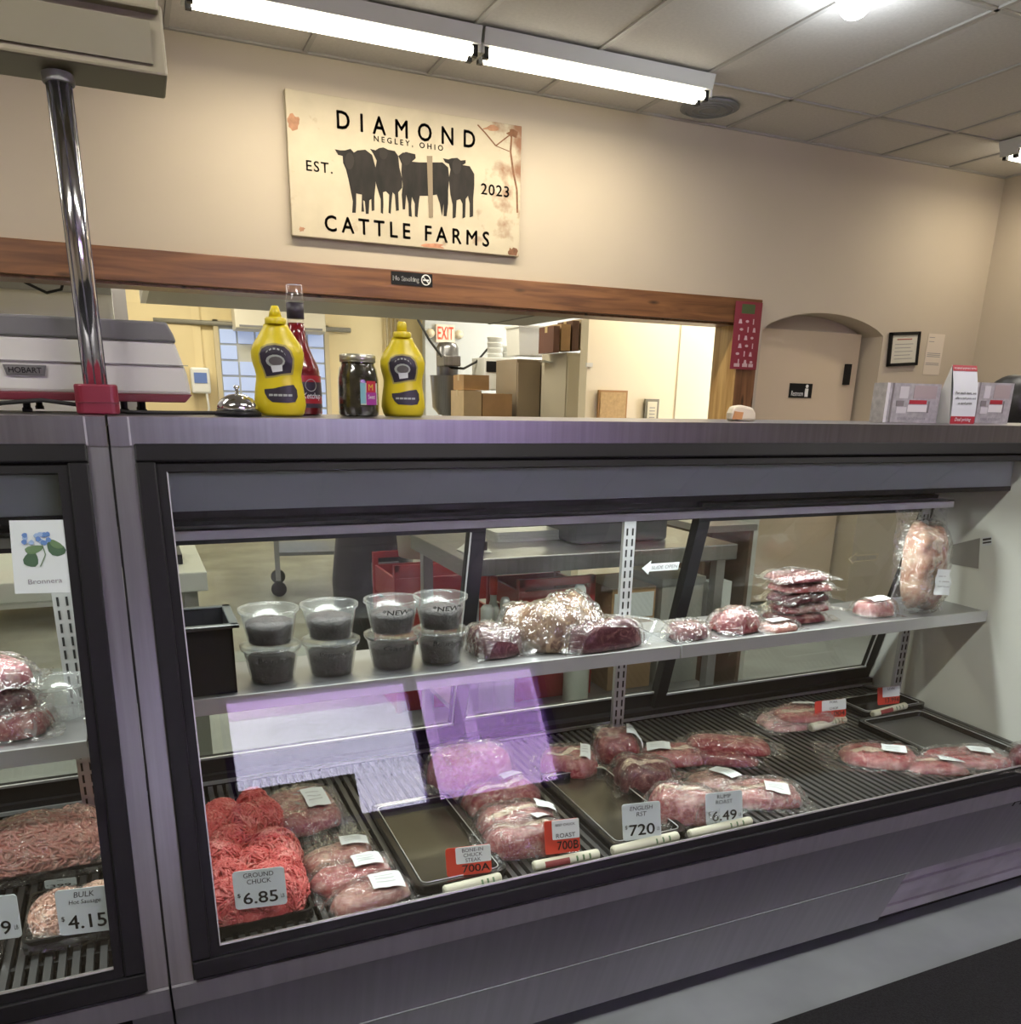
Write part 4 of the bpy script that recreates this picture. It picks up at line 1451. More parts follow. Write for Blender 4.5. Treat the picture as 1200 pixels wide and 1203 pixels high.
jpatch(-.006, .034, .022, .062, mat('label_cream', (.62, .66, .50), .5), .0398, 'label_base')
jpatch(-.006, .004, .024, .062, mat('label_teal', (.20, .45, .50), .5), .0400, 'label_strip')
jpatch(.006, .028, .045, .066, mat('label_red', (.50, .02, .05), .5), .0401, 'label_logo')
jpatch(.005, .030, .022, .045, mat('label_magenta', (.36, .04, .30), .5), .0402, 'label_field')
text('M', .010, .020, .049, .060, jf(.0404), mat('gold_ink', (.7, .5, .05), .5), jr, bold=.012)
text('Sweet', .009, .025, .033, .041, jf(.0404), WHITEINK, jr)
# bell
q = at(280, 490, Y=1.62)
bl = thing('call_bell', 'chrome counter bell on a black base left of the mustard', 'bell', (q.x, 1.615, TOPZ + .001))
MB().lathe([(.040, 0), (.040, .006), (.036, .009), (.001, .009)], 28).build('bell_base', BLACK, bl, True)
MB().lathe([(.035, .010), (.036, .013), (.033, .022), (.026, .030), (.014, .036), (.001, .038)], 28).build('bell_dome', CHROME, bl, True)
MB().lathe([(.003, .037), (.003, .046), (.005, .047), (.005, .051), (.001, .052)], 12).build('bell_button', CHROME, bl, True)

# scale with display pole
SY = 1.70
sc = thing('counter_scale', 'white and grey counter scale with red skirt and name plate', 'scale', (-.19, SY, TOPZ + .001))
X0, X1 = -.36, .30
m_sw = mat('scale_white', (.68, .68, .63), .4)
m_sg = mat('scale_grey', (.17, .17, .17), .5)
m_sr = mat('scale_red', (.16, .018, .03), .35)
MB().prism([(X0, .033), (X1, .033), (X1 - .005, .07), (X1 - .022, .125), (X0, .125)][::-1], 0, .30, 'y').build('scale_body', m_sw, sc, bevel=.006)
MB().prism([(X0, .122), (X1 - .018, .122), (X1 - .022, .135), (X1 - .032, .156), (X0, .156)][::-1], -.004, .302, 'y').build('weighing_plate', m_sg, sc, bevel=.004)
MB().prism([(X0, .020), (X1 - .012, .020), (X1 + .001, .034), (X0, .034)][::-1], -.003, .303, 'y').build('red_skirt', m_sr, sc, bevel=.002)
B(X0, X1 - .002, -.0035, -.001, .083, .0845).build('body_groove', mat('groove', (.3, .3, .28), .6), sc)
np_ = MB().prism([(.006, .077), (.071, .077), (.067, .060), (.010, .060)][::-1], -.004, -.001, 'y').build('name_plate', m_sg, sc)
np2 = MB().prism([(.010, .0745), (.067, .0745), (.064, .0625), (.013, .0625)][::-1], -.005, -.0035, 'y').build('plate_face', mat('plate_silver', (.25, .25, .24), .4, .6), np_)
text('HOBART', .014, .063, .064, .073, flat(-.0058), INK, np_, bold=.012)
for x in (-.3, .03, .185, .215):
    MB().lathe([(.008, 0), (.008, .006), (.006, .008), (.006, .022)], 12, (x, .03, 0)).build('foot', BLACK, sc)
for x in (-.3, .03, .215):
    MB().lathe([(.008, 0), (.008, .006), (.006, .008), (.006, .022)], 12, (x, .27, 0)).build('foot', BLACK, sc)
# pole display
pd = thing('display_pole', 'chrome pole with a tan customer display box on top', 'display', (-.045, 1.635, TOPZ + .001))
MB().lathe([(.0175, .03), (.0175, .49)], 24).build('pole', CHROME, pd, True)
for a in range(0, 360, 45):
    ca, sa = math.cos(math.radians(a)), math.sin(math.radians(a))
    B(.0172 * ca - .0012, .0172 * ca + .0012, .0172 * sa - .0012, .0172 * sa + .0012, .032, .488).build('pole_groove', mat('pole_groove', (.12, .12, .13), .3, .9), pd)
MB().prism(roundrect(-.033, .033, -.028, .028, .012), .0, .048, 'z').build('pole_base', mat('base_red', (.24, .022, .045), .35), pd, bevel=.003)
B(-.033, .033, -.0295, -.0275, .018, .020).build('base_groove', m_sr, pd)
MB().lathe([(.022, .482), (.023, .484), (.023, .495), (.020, .497)], 24).build('collar', mat('collar_grey', (.35, .37, .33), .5), pd, True)
m_tan = mat('display_tan', (.33, .30, .20), .5)
hd = MB().prism([(-.045, .502), (.05, .496), (.055, .6), (-.03, .6)], -.45, .155, 'x').build('display_box', m_tan, pd, bevel=.004)
MB().prism([(-.05, .585), (.06, .585), (.06, .612), (-.045, .612)], -.455, .150, 'x').build('display_cap', m_tan, hd, bevel=.004)
B(-.44, .135, -.0475, -.044, .515, .57).build('display_window', mat('display_window', (.28, .26, .175), .35), hd)
# cable on the case top
cbz = TOPZ + .004
cbl = tag(MB().tube([(-.23, 1.69, cbz), (-.19, 1.66, cbz + .012), (-.13, 1.65, cbz + .018), (-.07, 1.672, cbz + .01), (.0, 1.67, cbz), (.06, 1.66, cbz), (.13, 1.68, cbz), (.19, 1.70, cbz)], .0035, 6).build('power_cable', BLACKR, None, True),
          'black cable lying under the scale on the case top', 'cable')

# small cream object
q = at(871, 490, Y=1.66)
rl = thing('tape_roll', 'small cream and orange tape dispenser on the case top before the wooden post', 'tape', (q.x, 1.66, TOPZ + .001))
MB().prism([(-.036, 0), (.036, 0), (.035, .018), (.024, .031), (-.008, .036), (-.03, .033), (-.037, .018)][::-1], -.012, .012, 'y').build('dispenser_body', mat('cream_shell', (.75, .66, .50), .4), rl, bevel=.006)
MB().prism([(-.034, .004), (-.008, .004), (-.005, .020), (-.03, .022)][::-1], -.014, -.011, 'y').build('orange_mark', mat('orange_mark', (.62, .30, .12), .5), rl)

# brochure boxes and tent card
gr = mat('brochure_grey', (.42, .40, .41), .5, 0, .25, 60)
def brochure(label, l, r, top, bot, Y):
    a, b_ = at(l, bot, Y=Y), at(r, top, Y=Y)
    t = thing('brochure_box', label, 'box', ((a.x + b_.x) / 2, Y, TOPZ + .001), math.radians(-6), 'printed boxes')
    wd, hh = b_.x - a.x, b_.z - TOPZ
    B(-wd / 2, wd / 2, 0, .05, 0, hh).build('box_body', gr, t)
    P_ = lambda x0, x1, z0, z1, m, nm='print_block': B(-wd / 2 + wd * x0, -wd / 2 + wd * x1, -.001, 0, hh * z0, hh * z1).build(nm, m, t)
    P_(.0, .05, .0, 1, mat('bro_white', (.72, .70, .70), .5))
    P_(.1, .13, .0, 1, mat('bro_dark', (.22, .20, .20), .5))
    P_(.24, .40, .62, .92, mat('bro_pale', (.62, .60, .61), .5))
    P_(.5, .92, .62, .95, mat('bro_brown', (.40, .33, .32), .5))
    P_(.2, .34, .42, .56, MATS['bro_dark'])
    P_(.44, .76, .48, .58, REDPRINT)
    P_(.42, .78, .28, .46, MATS['bro_white'])
    P_(.79, .82, .26, .56, MATS['bro_dark'])
    P_(.22, .40, .24, .40, MATS['bro_pale'])
    text('steak and roast', -wd * .25, wd * .28, hh * .08, hh * .16, flat(-.0015), GREYINK, t)
    return t


brochure('grey and red printed box left of the white tent card', 1040, 1104, 452, 496, 1.68)
brochure('grey and red printed box right of the white tent card', 1142, 1190, 451, 496, 1.70)
a, b_ = at(1117, 496, Y=1.63), at(1155, 430, Y=1.63)
tc_ = thing('tent_card', 'white and red tent card about cash and card prices', 'card', ((a.x + b_.x) / 2, 1.63, TOPZ + .001), math.radians(-4))
wd, hh = (b_.x - a.x), b_.z - TOPZ
def tcf(u, v):
    return ((u - .5) * wd, .022 * v - .008 * math.sin(PI * v), hh * v)


MB().grid(2, 14, tcf).build('front_sheet', mat('card_white', (.70, .73, .76), .5), tc_, True)
MB().grid(2, 14, lambda u, v: (-wd * .5 + (u - 1) * wd * .0 + (u - .5) * wd + wd * .5 * 1.0 - wd * .5 * (1 - v) * 0, .075 - .053 * v, hh * v)).build('rear_sheet', MATS['card_white'], tc_, True)
sb = MB()
sb.poly([(-wd / 2, .0, 0), (-wd / 2, .075, 0), (-wd / 2, .022, hh)])
sb.build('side_fold', mat('card_side', (.62, .62, .62), .6), tc_)
def tstrip(v0, v1, m, nm):
    return MB().grid(2, 4, lambda u, v: Vector(tcf(u, v0 + (v1 - v0) * v)) + Vector((0, -.0012, 0))).build(nm, m, tc_)


tstrip(0, .13, REDPRINT, 'red_band')
tstrip(.90, 1.0, REDPRINT, 'red_band')
tm = lambda x, z: (x, .022 * z / hh - .008 * math.sin(PI * z / hh) - .002, z)
text('Dual pricing', -wd * .33, wd * .33, hh * .03, hh * .105, tm, WHITEINK, tc_, bold=.015, shear=.2)
text('accepted payment terms', -wd * .45, wd * .45, hh * .925, hh * .97, tm, WHITEINK, tc_)
for k, s in enumerate(('For each item, we', 'offer a cash price and', 'a card price.')):
    text(s, -wd * .42, wd * .42, hh * (.50 - .09 * k), hh * (.56 - .09 * k), tm, INK, tc_, keep=True, bold=.01, shear=.2)

# ================================================================== WALL THINGS
SYY = YW - .035
zx = lambda x, y: (320 + x / 3.75, 90 + y / 3.75)      # measured on an enlarged view of the sign
def sgn(x, y, Y=SYY):
    q = at(*zx(x, y), Y=Y)
    return (q.x, q.z)


sg = thing('farm_sign', 'weathered cream sign with four black cattle hanging on the wall', 'sign', (1.443, SYY, 2.165))
ox, oz = 1.443, 2.165
m_sign = mat('weathered_sign', (.52, .455, .335), .6, 0, .10, 7)
# rust stains gather along the edges of the sheet
nt = m_sign.node_tree
bs = nt.nodes['Principled BSDF']
tcn = nt.nodes.new('ShaderNodeTexCoord')
sepn = nt.nodes.new('ShaderNodeSeparateXYZ')
nt.links.new(tcn.outputs['Object'], sepn.inputs[0])
n1 = nt.nodes.new('ShaderNodeTexNoise')
n1.inputs['Scale'].default_value = 9
n1.inputs['Detail'].default_value = 6
nt.links.new(tcn.outputs['Object'], n1.inputs['Vector'])
mr = nt.nodes.new('ShaderNodeMapRange')
mr.inputs[1].default_value = .28
mr.inputs[2].default_value = .64
nt.links.new(sepn.outputs[0], mr.inputs[0])
ad = nt.nodes.new('ShaderNodeMath')
ad.operation = 'MULTIPLY_ADD'
ad.inputs[1].default_value = .26
nt.links.new(mr.outputs[0], ad.inputs[0])
nt.links.new(n1.outputs[0], ad.inputs[2])
rpn = nt.nodes.new('ShaderNodeValToRGB')
rpn.color_ramp.elements[0].position = .66
rpn.color_ramp.elements[1].position = .84
nt.links.new(ad.outputs[0], rpn.inputs[0])
mxn = nt.nodes.new('ShaderNodeMix')
mxn.data_type = 'RGBA'
old = bs.inputs['Base Color'].links[0].from_socket
nt.links.new(rpn.outputs[0], mxn.inputs[0])
nt.links.new(old, mxn.inputs[6])
mxn.inputs[7].default_value = (.24, .11, .055, 1)
nt.links.new(mxn.outputs[2], bs.inputs['Base Color'])
B(-.612, .612, 0, .03, 0, .625).build('sign_board', m_sign, sg, bevel=.003)
m_cow = mat('cattle_print', (.016, .012, .011), .8, 0, .9, 14, stretch=(1, 1, .4))
cows = [[(275, 320), (300, 325), (320, 325), (345, 318), (360, 335), (375, 325), (410, 322), (440, 345), (455, 400), (455, 480), (450, 530), (450, 590), (438, 592), (436, 540), (428, 545), (425, 605), (412, 605), (408, 550), (400, 545), (405, 595), (393, 595), (395, 520), (370, 515), (370, 560), (368, 600), (352, 600), (355, 550), (345, 500), (335, 450), (325, 410), (312, 380), (310, 350), (290, 345)],
        [(430, 318), (455, 325), (470, 315), (490, 312), (510, 322), (540, 328), (555, 350), (560, 400), (572, 450), (572, 490), (555, 510), (558, 590), (545, 592), (540, 520), (530, 510), (525, 560), (522, 605), (512, 600), (515, 520), (500, 505), (488, 510), (490, 560), (488, 605), (478, 600), (478, 540), (462, 490), (452, 450), (455, 400), (460, 370), (445, 340)],
        [(555, 350), (575, 335), (600, 335), (630, 342), (632, 360), (615, 375), (650, 378), (700, 378), (750, 378), (775, 400), (780, 450), (775, 500), (775, 560), (768, 615), (755, 615), (755, 560), (748, 615), (738, 560), (725, 520), (690, 525), (650, 525), (645, 560), (640, 620), (628, 615), (628, 560), (615, 530), (612, 570), (615, 618), (602, 615), (600, 560), (590, 520), (585, 585), (575, 585), (570, 520), (575, 480), (568, 420), (570, 385)],
        [(752, 360), (775, 365), (790, 360), (815, 358), (830, 370), (852, 368), (852, 382), (838, 390), (870, 395), (890, 430), (890, 480), (885, 540), (885, 615), (870, 620), (870, 560), (862, 525), (852, 540), (850, 620), (838, 625), (838, 560), (828, 540), (812, 545), (808, 620), (795, 625), (795, 565), (785, 520), (778, 450), (785, 410), (778, 385), (762, 378)]]
heads = [(340, 372, 20, 38), (490, 340, 18, 26), (590, 362, 20, 30), (812, 395, 20, 36)]
for k, cpoly in enumerate(cows):
    b = MB()
    pts = [sgn(*q) for q in cpoly]
    b.poly([(x - ox, -.0008 - .0003 * k, z - oz) for x, z in pts])
    co = b.build('cattle_picture', m_cow, sg)
    hx, hy, rx, ry = heads[k]
    b = MB()
    b.poly([(sgn(hx + rx * math.cos(a), hy + ry * math.sin(a))[0] - ox, -.0025, sgn(hx + rx * math.cos(a), hy + ry * math.sin(a))[1] - oz) for a in [2 * PI * i / 14 for i in range(14)]])
    b.build('face_picture', mat('cattle_face', (.026, .021, .019), .8), co)
b = MB()
b.poly([(sgn(*q)[0] - ox, -.003, sgn(*q)[1] - oz) for q in ((680, 350), (705, 350), (708, 620), (690, 622))])
b.build('post_picture', mat('post_print', (.22, .17, .11), .6), sg)
m_sink = mat('sign_ink', (.04, .033, .03), .8, 0, .3, 20)
def sgt(s, l, r, tp, bt, spacing=1.3, bold=.012):
    (x0, _), (x1, _) = sgn(l[0], l[1]), sgn(r[0], r[1])
    z1 = (sgn(*tp)[1])
    z0 = (sgn(*bt)[1])
    text(s, x0 - ox, x1 - ox, z0 - oz, z1 - oz, flat(-.0012), m_sink, sg, spacing, bold)


sgt('DIAMOND', (285, 190), (893, 275), (560, 190), (560, 268), 1.9, .02)
sgt('NEGLEY, OHIO', (448, 275), (752, 318), (600, 282), (600, 310), 1.6, .02)
sgt('EST.', (150, 395), (265, 405), (200, 374), (200, 420), 1.2, .012)
sgt('2023', (920, 495), (1043, 505), (980, 477), (980, 525), 1.1, .012)
sgt('CATTLE FARMS', (232, 650), (955, 720), (600, 648), (600, 715), 1.5, .02)

rust = mat('rust_stain', (.20, .09, .045), .8, 0, .4, 30)
rustp = mat('pale_rust_stain', (.42, .22, .13), .8, 0, .3, 30)


def sline(pts, w_, m, nm):
    b = MB()
    for (xa, ya), (xb, yb) in zip(pts, pts[1:]):
        d = Vector((xb - xa, yb - ya)).normalized()
        n_ = Vector((-d.y, d.x)) * w_
        b.poly([(sgn(*q)[0] - ox, -.0006, sgn(*q)[1] - oz) for q in ((xa + n_.x, ya + n_.y), (xb + n_.x, yb + n_.y), (xb - n_.x, yb - n_.y), (xa - n_.x, ya - n_.y))])
    return b.build(nm, m, sg)


sline([(905, 212), (940, 250), (985, 305), (1030, 270), (1062, 245)], 3, rust, 'rust_crack')
sline([(1055, 258), (1050, 330), (1062, 420), (1078, 500), (1080, 600)], 4, rust, 'rust_crack')
sline([(985, 305), (1045, 330)], 2, rust, 'rust_crack')
for cx_, cy_, rx, ry, m in ((1058, 780, 26, 34, rust), (95, 198, 34, 40, rustp), (1060, 250, 30, 22, rust), (970, 228, 44, 16, rustp), (705, 748, 70, 16, mat('orange_stain', (.52, .24, .14), .8, 0, .3, 30)), (130, 672, 18, 12, rustp), (55, 450, 8, 60, rustp)):
    b = MB()
    pts = []
    for i in range(18):
        a = 2 * PI * i / 18
        k = .75 + .5 * nz(math.cos(a) * 1.7 + cx_, math.sin(a) * 1.7)
        pts.append((min(max(cx_ + rx * k * math.cos(a), 52), 1084), cy_ + ry * k * math.sin(a)))
    b.poly([(max(-.608, min(.608, sgn(*q)[0] - ox)), -.0004, max(.004, min(.62, sgn(*q)[1] - oz))) for q in pts])
    b.build('rust_patch', m, sg)

# no smoking sign on the beam
a, b_ = at(460, 336, Y=YW - .032), at(508, 320, Y=YW - .032)
ns = thing('no_smoking_sign', 'small black no smoking sign on the wooden beam', 'sign', ((a.x + b_.x) / 2, YW - .031, (a.z + b_.z) / 2))
wd, hh = b_.x - a.x, .062
B(-wd / 2, wd / 2, -.003, 0, -hh / 2, hh / 2).build('sign_plate', BLACK, ns)
text('No Smoking', -wd * .46, wd * .17, -hh * .30, hh * .16, flat(-.0036), WHITEINK, ns, bold=.03)
MB().tube([(wd * .34 + .024 * math.cos(a), -.0036, .024 * math.sin(a)) for a in [2 * PI * i / 20 for i in range(21)]], .003, 6, False).build('symbol_ring', WHITEINK, ns)
MB().tube([(wd * .34 - .017, -.0036, .017), (wd * .34 + .017, -.0036, -.017)], .0025, 6).build('symbol_bar', WHITEINK, ns)
B(wd * .34 - .016, wd * .34 + .016, -.0042, -.003, -.004, .003).build('cigarette', WHITEINK, ns)

# red poster on the post
ps = thing('red_poster', 'red printed calendar sheet with white icons on the wooden post', 'poster', (3.645, YW - .034, 1.83))
m_red = mat('poster_red', (.22, .02, .04), .4)
MB().grid(8, 6, lambda u, v: (-.105 + .21 * u, -.012 * math.sin(PI * u * 1.0) - .004, -.20 + .40 * v)).build('poster_sheet', m_red, ps, True)
pf = lambda x, z: (x, -.012 * math.sin(PI * (x + .105) / .21) - .0055, z)
MB().grid(4, 2, lambda u, v: pf(-.06 + .10 * u, .13 + .055 * v)).build('green_picture', mat('poster_green', (.06, .09, .03), .5), ps)
m_ic = mat('poster_icon', (.55, .38, .42), .6)
rg = random.Random(9)
for r_ in range(6):
    for c_ in range(3):
        x0, z0 = -.075 + .05 * c_ + (.012 if r_ % 2 else 0), .085 - .048 * r_
        k = (r_ + c_) % 3
        if k == 0:
            b = MB().poly([pf(x0, z0 - .014), pf(x0 + .026, z0 - .014), pf(x0 + .02, z0 + .012), pf(x0 + .006, z0 + .012)])
        elif k == 1:
            b = MB().poly([pf(x0 + .013 + .013 * math.cos(a), z0 + .008 * math.sin(a)) for a in [2 * PI * i / 10 for i in range(10)]])
        else:
            b = MB().poly([pf(x0 + .008, z0 - .016), pf(x0 + .017, z0 - .016), pf(x0 + .017, z0 + .016), pf(x0 + .008, z0 + .016)])
        b.build('poster_icon', m_ic, ps)
for x0 in (-.08, -.02, .03):
    MB().poly([pf(x0, -.185), pf(x0 + .04, -.185), pf(x0 + .04, -.165), pf(x0, -.165)]).build('poster_icon', m_ic, ps)

# framed certificate, notice sheet
c0 = at(1063, 410, Y=YW - .02)
ce = thing('framed_certificate', 'black framed certificate hanging crooked beside the arched doorway', 'picture', (c0.x, YW - .012, c0.z), 0, None, (0, math.radians(-4), 0))
for a, b_, c, d in ((-.14, .14, .092, .112), (-.14, .14, -.112, -.092), (-.14, -.122, -.112, .112), (.122, .14, -.112, .112)):
    B(a, b_, -.012, .008, c, d).build('frame_bar', BLACK, ce)
B(-.125, .125, -.002, .006, -.095, .095).build('certificate', mat('certificate_paper', (.62, .60, .52), .5), ce)
B(-.07, .07, -.003, -.002, .06, .068).build('print_line', mat('cert_red', (.35, .12, .10), .6), ce)
for k in range(5):
    B(-.085, .085 - .02 * (k % 2), -.003, -.002, .03 - .024 * k, .034 - .024 * k).build('print_line', GREYINK, ce)
a, b_ = at(1084, 440, Y=YW - .002), at(1111, 393, Y=YW - .002)
no = thing('notice_sheet', 'plain cream notice sheet on the wall right of the framed certificate', 'paper', ((a.x + b_.x) / 2, YW - .002, a.z))
wd, hh = b_.x - a.x, b_.z - a.z
B(-wd / 2, wd / 2, -.001, .001, 0, hh).build('sheet', mat('notice_paper', (.66, .58, .49), .7), no)
for k, z in enumerate((.9, .8, .52, .48, .44, .28, .24)):
    B(-wd * .42, wd * (.38 if k > 1 else -.1), -.0016, -.001, hh * z, hh * (z + .015)).build('print_line', GREYINK, no)
# ================================================================== BACK ROOM
def bx(px0, px1, pyt, pyb, Y, depth):
    a, b_ = at(px0, pyb, Y=Y), at(px1, pyt, Y=Y)
    return a.x, b_.x, Y, Y + depth, a.z, b_.z


# duct behind the beam
du = thing('air_duct', 'grey sheet metal duct hanging behind the wooden beam', 'duct', (1.36, 5.2, 1.9))
B(-1.2, 1.2, -.34, .42, .0, .45).build('duct_body', mat('duct_grey', (.36, .35, .30), .55, .3), du)
B(.93, .945, -.345, .425, -.004, .45).build('duct_seam', mat('duct_seam', (.28, .27, .24), .5, .4), du)
B(-1.23, -1.2, -.34, .42, .0, .45).build('duct_end', WHITE, du)

# white cold box behind the scale, grey post
x0, x1, y0, y1, z0, z1 = bx(-60, 128, 318, 480, 5.9, .8)
ch = thing('cold_box', 'white upright cold box seen behind the counter scale', 'cabinet', ((x0 + x1) / 2, y0, 0))
hw_ = (x1 - x0) / 2
B(-hw_, hw_, 0, .8, .1, 2.05).build('cabinet_body', WHITE, ch)
B(-hw_, hw_, -.01, 0, 1.96, 2.05).build('top_band', mat('band_grey', (.35, .36, .37), .5), ch)
B(-hw_ + .02, hw_ - .02, -.03, 0, .15, 1.94).build('door', WHITE, ch)
B(hw_ - .09, hw_ - .06, -.06, -.03, .9, 1.3).build('handle', STEEL, ch)
q0, q1 = at(128, 330, Y=6.8), at(146, 330, Y=6.8)
tag(B(q0.x, q1.x, 6.8, 6.92, 0, ZCB).build('support_post', mat('post_grey', (.20, .19, .20), .5)), 'grey square steel post right of the white cold box', 'post')
pts = [at(x, y, Y=4.852) for x, y in ((8, 316), (30, 332), (55, 344), (72, 340), (78, 318))]
tag(MB().tube([(q.x, 4.85, q.z) for q in pts], .007, 6).build('hanging_cable', BLACKR, None, True), 'black cable sagging in front of the white cold box', 'cable')

# window with blue glass blocks in the yellow wall
a, b_ = at(265, 500, Y=YB - .02), at(380, 388, Y=YB - .02)
wn = struct(B(a.x, b_.x, YB - .03, YB - .01, .9, b_.z).build('window_2', mat('mortar', (.55, .55, .48), .7)), 'far window of pale blue glass blocks')
blk = mat('blue_block', (.36, .44, .62), .3, emit=(.45, .55, .85), estr=.5)
nx_, nzz = 6, 9
wdx, wdz = (b_.x - a.x) / nx_, .16
for i in range(nx_):
    for j in range(nzz):
        if (j % 4 == 1 and i in (1, 2)):
            continue
        zz = b_.z - .03 - wdz * (j + 1)
        if zz < .9:
            continue
        B(a.x + wdx * i + .012, a.x + wdx * (i + 1) - .012, YB - .055, YB - .03, zz + .012, zz + wdz - .012).build('glass_block', blk, wn)
for xx in (a.x - .05, b_.x):
    B(xx, xx + .05, YB - .06, YB - .01, .85, b_.z + .05).build('window_frame', mat('frame_cream', (.6, .52, .34), .6), wn)
B(a.x - .05, b_.x + .05, YB - .06, YB - .01, b_.z, b_.z + .05).build('window_frame', MATS['frame_cream'], wn)
# air conditioner above the window, conduit
x0, x1, y0, y1, z0, z1 = bx(277, 382, 357, 387, YB - .32, .3)
ac = thing('air_conditioner', 'long white air conditioner above the far window', 'air conditioner', ((x0 + x1) / 2, y0, z0))
hw_ = (x1 - x0) / 2
MB().prism([(0, .02), (.06, 0), (.3, 0), (.3, z1 - z0), (.03, z1 - z0)], -hw_, hw_, 'x').build('unit_body', mat('ac_white', (.74, .70, .58), .5), ac, bevel=.01)
B(-hw_ + .04, hw_ - .04, -.004, .02, .03, .05).build('air_slot', GREYINK, ac)
p0, p1 = at(180, 376, Y=YB - .06), at(412, 388, Y=YB - .06)
tag(MB().tube([(p0.x, YB - .06, p0.z), (p1.x, YB - .06, p0.z)], .025, 8).build('wall_conduit', mat('conduit', (.25, .24, .20), .5), None, True), 'dark conduit running along the yellow wall above the far window', 'pipe')
for k, px in enumerate((455, 460, 465, 470)):
    p0 = at(px, 400, Y=YB - .04)
    tag(MB().tube([(p0.x, YB - .04, 1.5), (p0.x, YB - .04, ZCB)], .012, 6).build('wall_pipe', mat('pipe_cream', (.55, .47, .30), .5), None, True), '%s thin vertical pipe on the far yellow wall' % ['leftmost', 'second', 'third', 'rightmost'][k], 'pipe', 'thin pipes on the far wall')
# yellow door panels on the left part of the far wall
a, b_ = at(150, 500, Y=YB - .03), at(232, 345, Y=YB - .03)
fd = struct(B(a.x, b_.x, YB - .04, YB, 0, b_.z).build('door_2', mat('yellow_door', (.74, .62, .36), .5)), 'yellow door in the far wall')
B(a.x + .08, b_.x - .08, YB - .05, YB - .04, 1.2, b_.z - .12).build('door_panel', mat('yellow_door_panel', (.70, .58, .33), .5), fd)
# wall dispenser
x0, x1, y0, y1, z0, z1 = bx(226, 246, 432, 462, YB - .2, .2)
ds = thing('soap_dispenser', 'white and blue wall dispenser left of the far window', 'dispenser', ((x0 + x1) / 2, y0, z0))
B(-(x1 - x0) / 2, (x1 - x0) / 2, 0, .16, 0, z1 - z0).build('dispenser_body', WHITE, ds, bevel=.02)
B(-(x1 - x0) / 3, (x1 - x0) / 3, -.006, 0, (z1 - z0) * .4, (z1 - z0) * .8).build('blue_label', mat('blue_print', (.12, .2, .5), .5), ds)
MB().tube([(.05, .02, 0), (.06, .02, -.15), (.03, .02, -.25)], .012, 6).build('hose', WHITE, ds)

# exit sign with two lamp heads
c = at(524, 392, Y=9.54)
ex = thing('exit_sign', 'illuminated red exit sign with two lamp heads in the back room', 'sign', (c.x, 9.548, c.z))
B(-.11, .11, 0, .05, -.095, .095).build('sign_case', mat('exit_case', (.72, .62, .5), .5), ex)
text('EXIT', -.095, .095, -.06, .07, flat(-.002), mat('exit_red', (.55, .04, .02), .5, emit=(1, .1, .05), estr=1.2), ex, bold=.012)
for s in (-1, 1):
    MB().ball((s * .17, .03, 0), .05, 12, 8).build('lamp_head', mat('lamp_cream', (.7, .62, .45), .4), ex, True)
    B(min(s * .11, s * .17), max(s * .11, s * .17), .02, .04, -.01, .01).build('lamp_arm', MATS['lamp_cream'], ex)

# stainless mixer with cables
c = at(526, 480, Y=8.6)
mxr = thing('steel_mixer', 'tall stainless food mixer with black cable in the back room', 'mixer', (c.x, 8.6, 0))
MB().lathe([(.16, 0), (.16, .04), (.06, .06), (.06, 1.45), (.11, 1.5), (.115, 1.9), (.09, 1.95), (.001, 1.96)], 20).build('column', STEEL, mxr, True)
MB().lathe([(.09, 1.25), (.15, 1.32), (.17, 1.62), (.175, 1.63)], 20, (-.06, -.16, 0), cap=False).build('bowl', STEEL, mxr, True)
B(-.12, .06, -.24, .0, 1.72, 1.82).build('mixer_head', STEEL, mxr, bevel=.01)
pts = [at(x, y, Y=8.45) for x, y in ((491, 375), (505, 400), (520, 420), (530, 432))]
tag(MB().tube([(q.x, 8.45, q.z) for q in pts], .012, 6).build('mixer_cable', BLACKR, None, True), 'thin black cable slanting down to the stainless mixer', 'cable')
pts = [at(x, y, Y=8.45) for x, y in ((530, 432), (545, 433), (560, 425), (573, 410))]
tag(MB().tube([(q.x, 8.45, q.z) for q in pts], .012, 6).build('mixer_hose', BLACKR, None, True), 'black hose curving right from the stainless mixer', 'hose')

# grey cabinet
x0, x1, y0, y1, z0, z1 = bx(606, 662, 424, 498, 7.6, .5)
cb_ = thing('metal_cabinet', 'taupe metal cabinet with two doors behind the opening', 'cabinet', ((x0 + x1) / 2, y0, 0))
hw_ = (x1 - x0) / 2
m_tp = mat('taupe_metal', (.27, .22, .16), .5)
B(-hw_, hw_, 0, .5, .05, z1).build('cabinet_body', m_tp, cb_)
for s in (-1, 1):
    dr = B(min(0, s * hw_) + .006, max(0, s * hw_) - .006, -.02, 0, .1, z1 - .03).build('cabinet_door', mat('taupe_door', (.31, .25, .18), .5), cb_)
    B(s * .03 - .008, s * .03 + .008, -.04, -.02, 1.0, 1.15).build('handle', STEEL, dr)
# tall grey cabinet beside the partition
x0, x1, y0, y1, z0, z1 = bx(663, 689, 415, 498, 7.0, .5)
cg = thing('metal_cabinet', 'tall grey metal cabinet next to the cream partition', 'cabinet', ((x0 + x1) / 2, y0, 0))
hw_ = (x1 - x0) / 2
B(-hw_, hw_, 0, .5, .0, z1).build('cabinet_body', mat('cab_grey', (.42, .38, .30), .5), cg)
B(-hw_ + .01, hw_ - .01, -.015, 0, .1, z1 - .03).build('cabinet_door', mat('cab_grey_door', (.46, .42, .33), .5), cg)


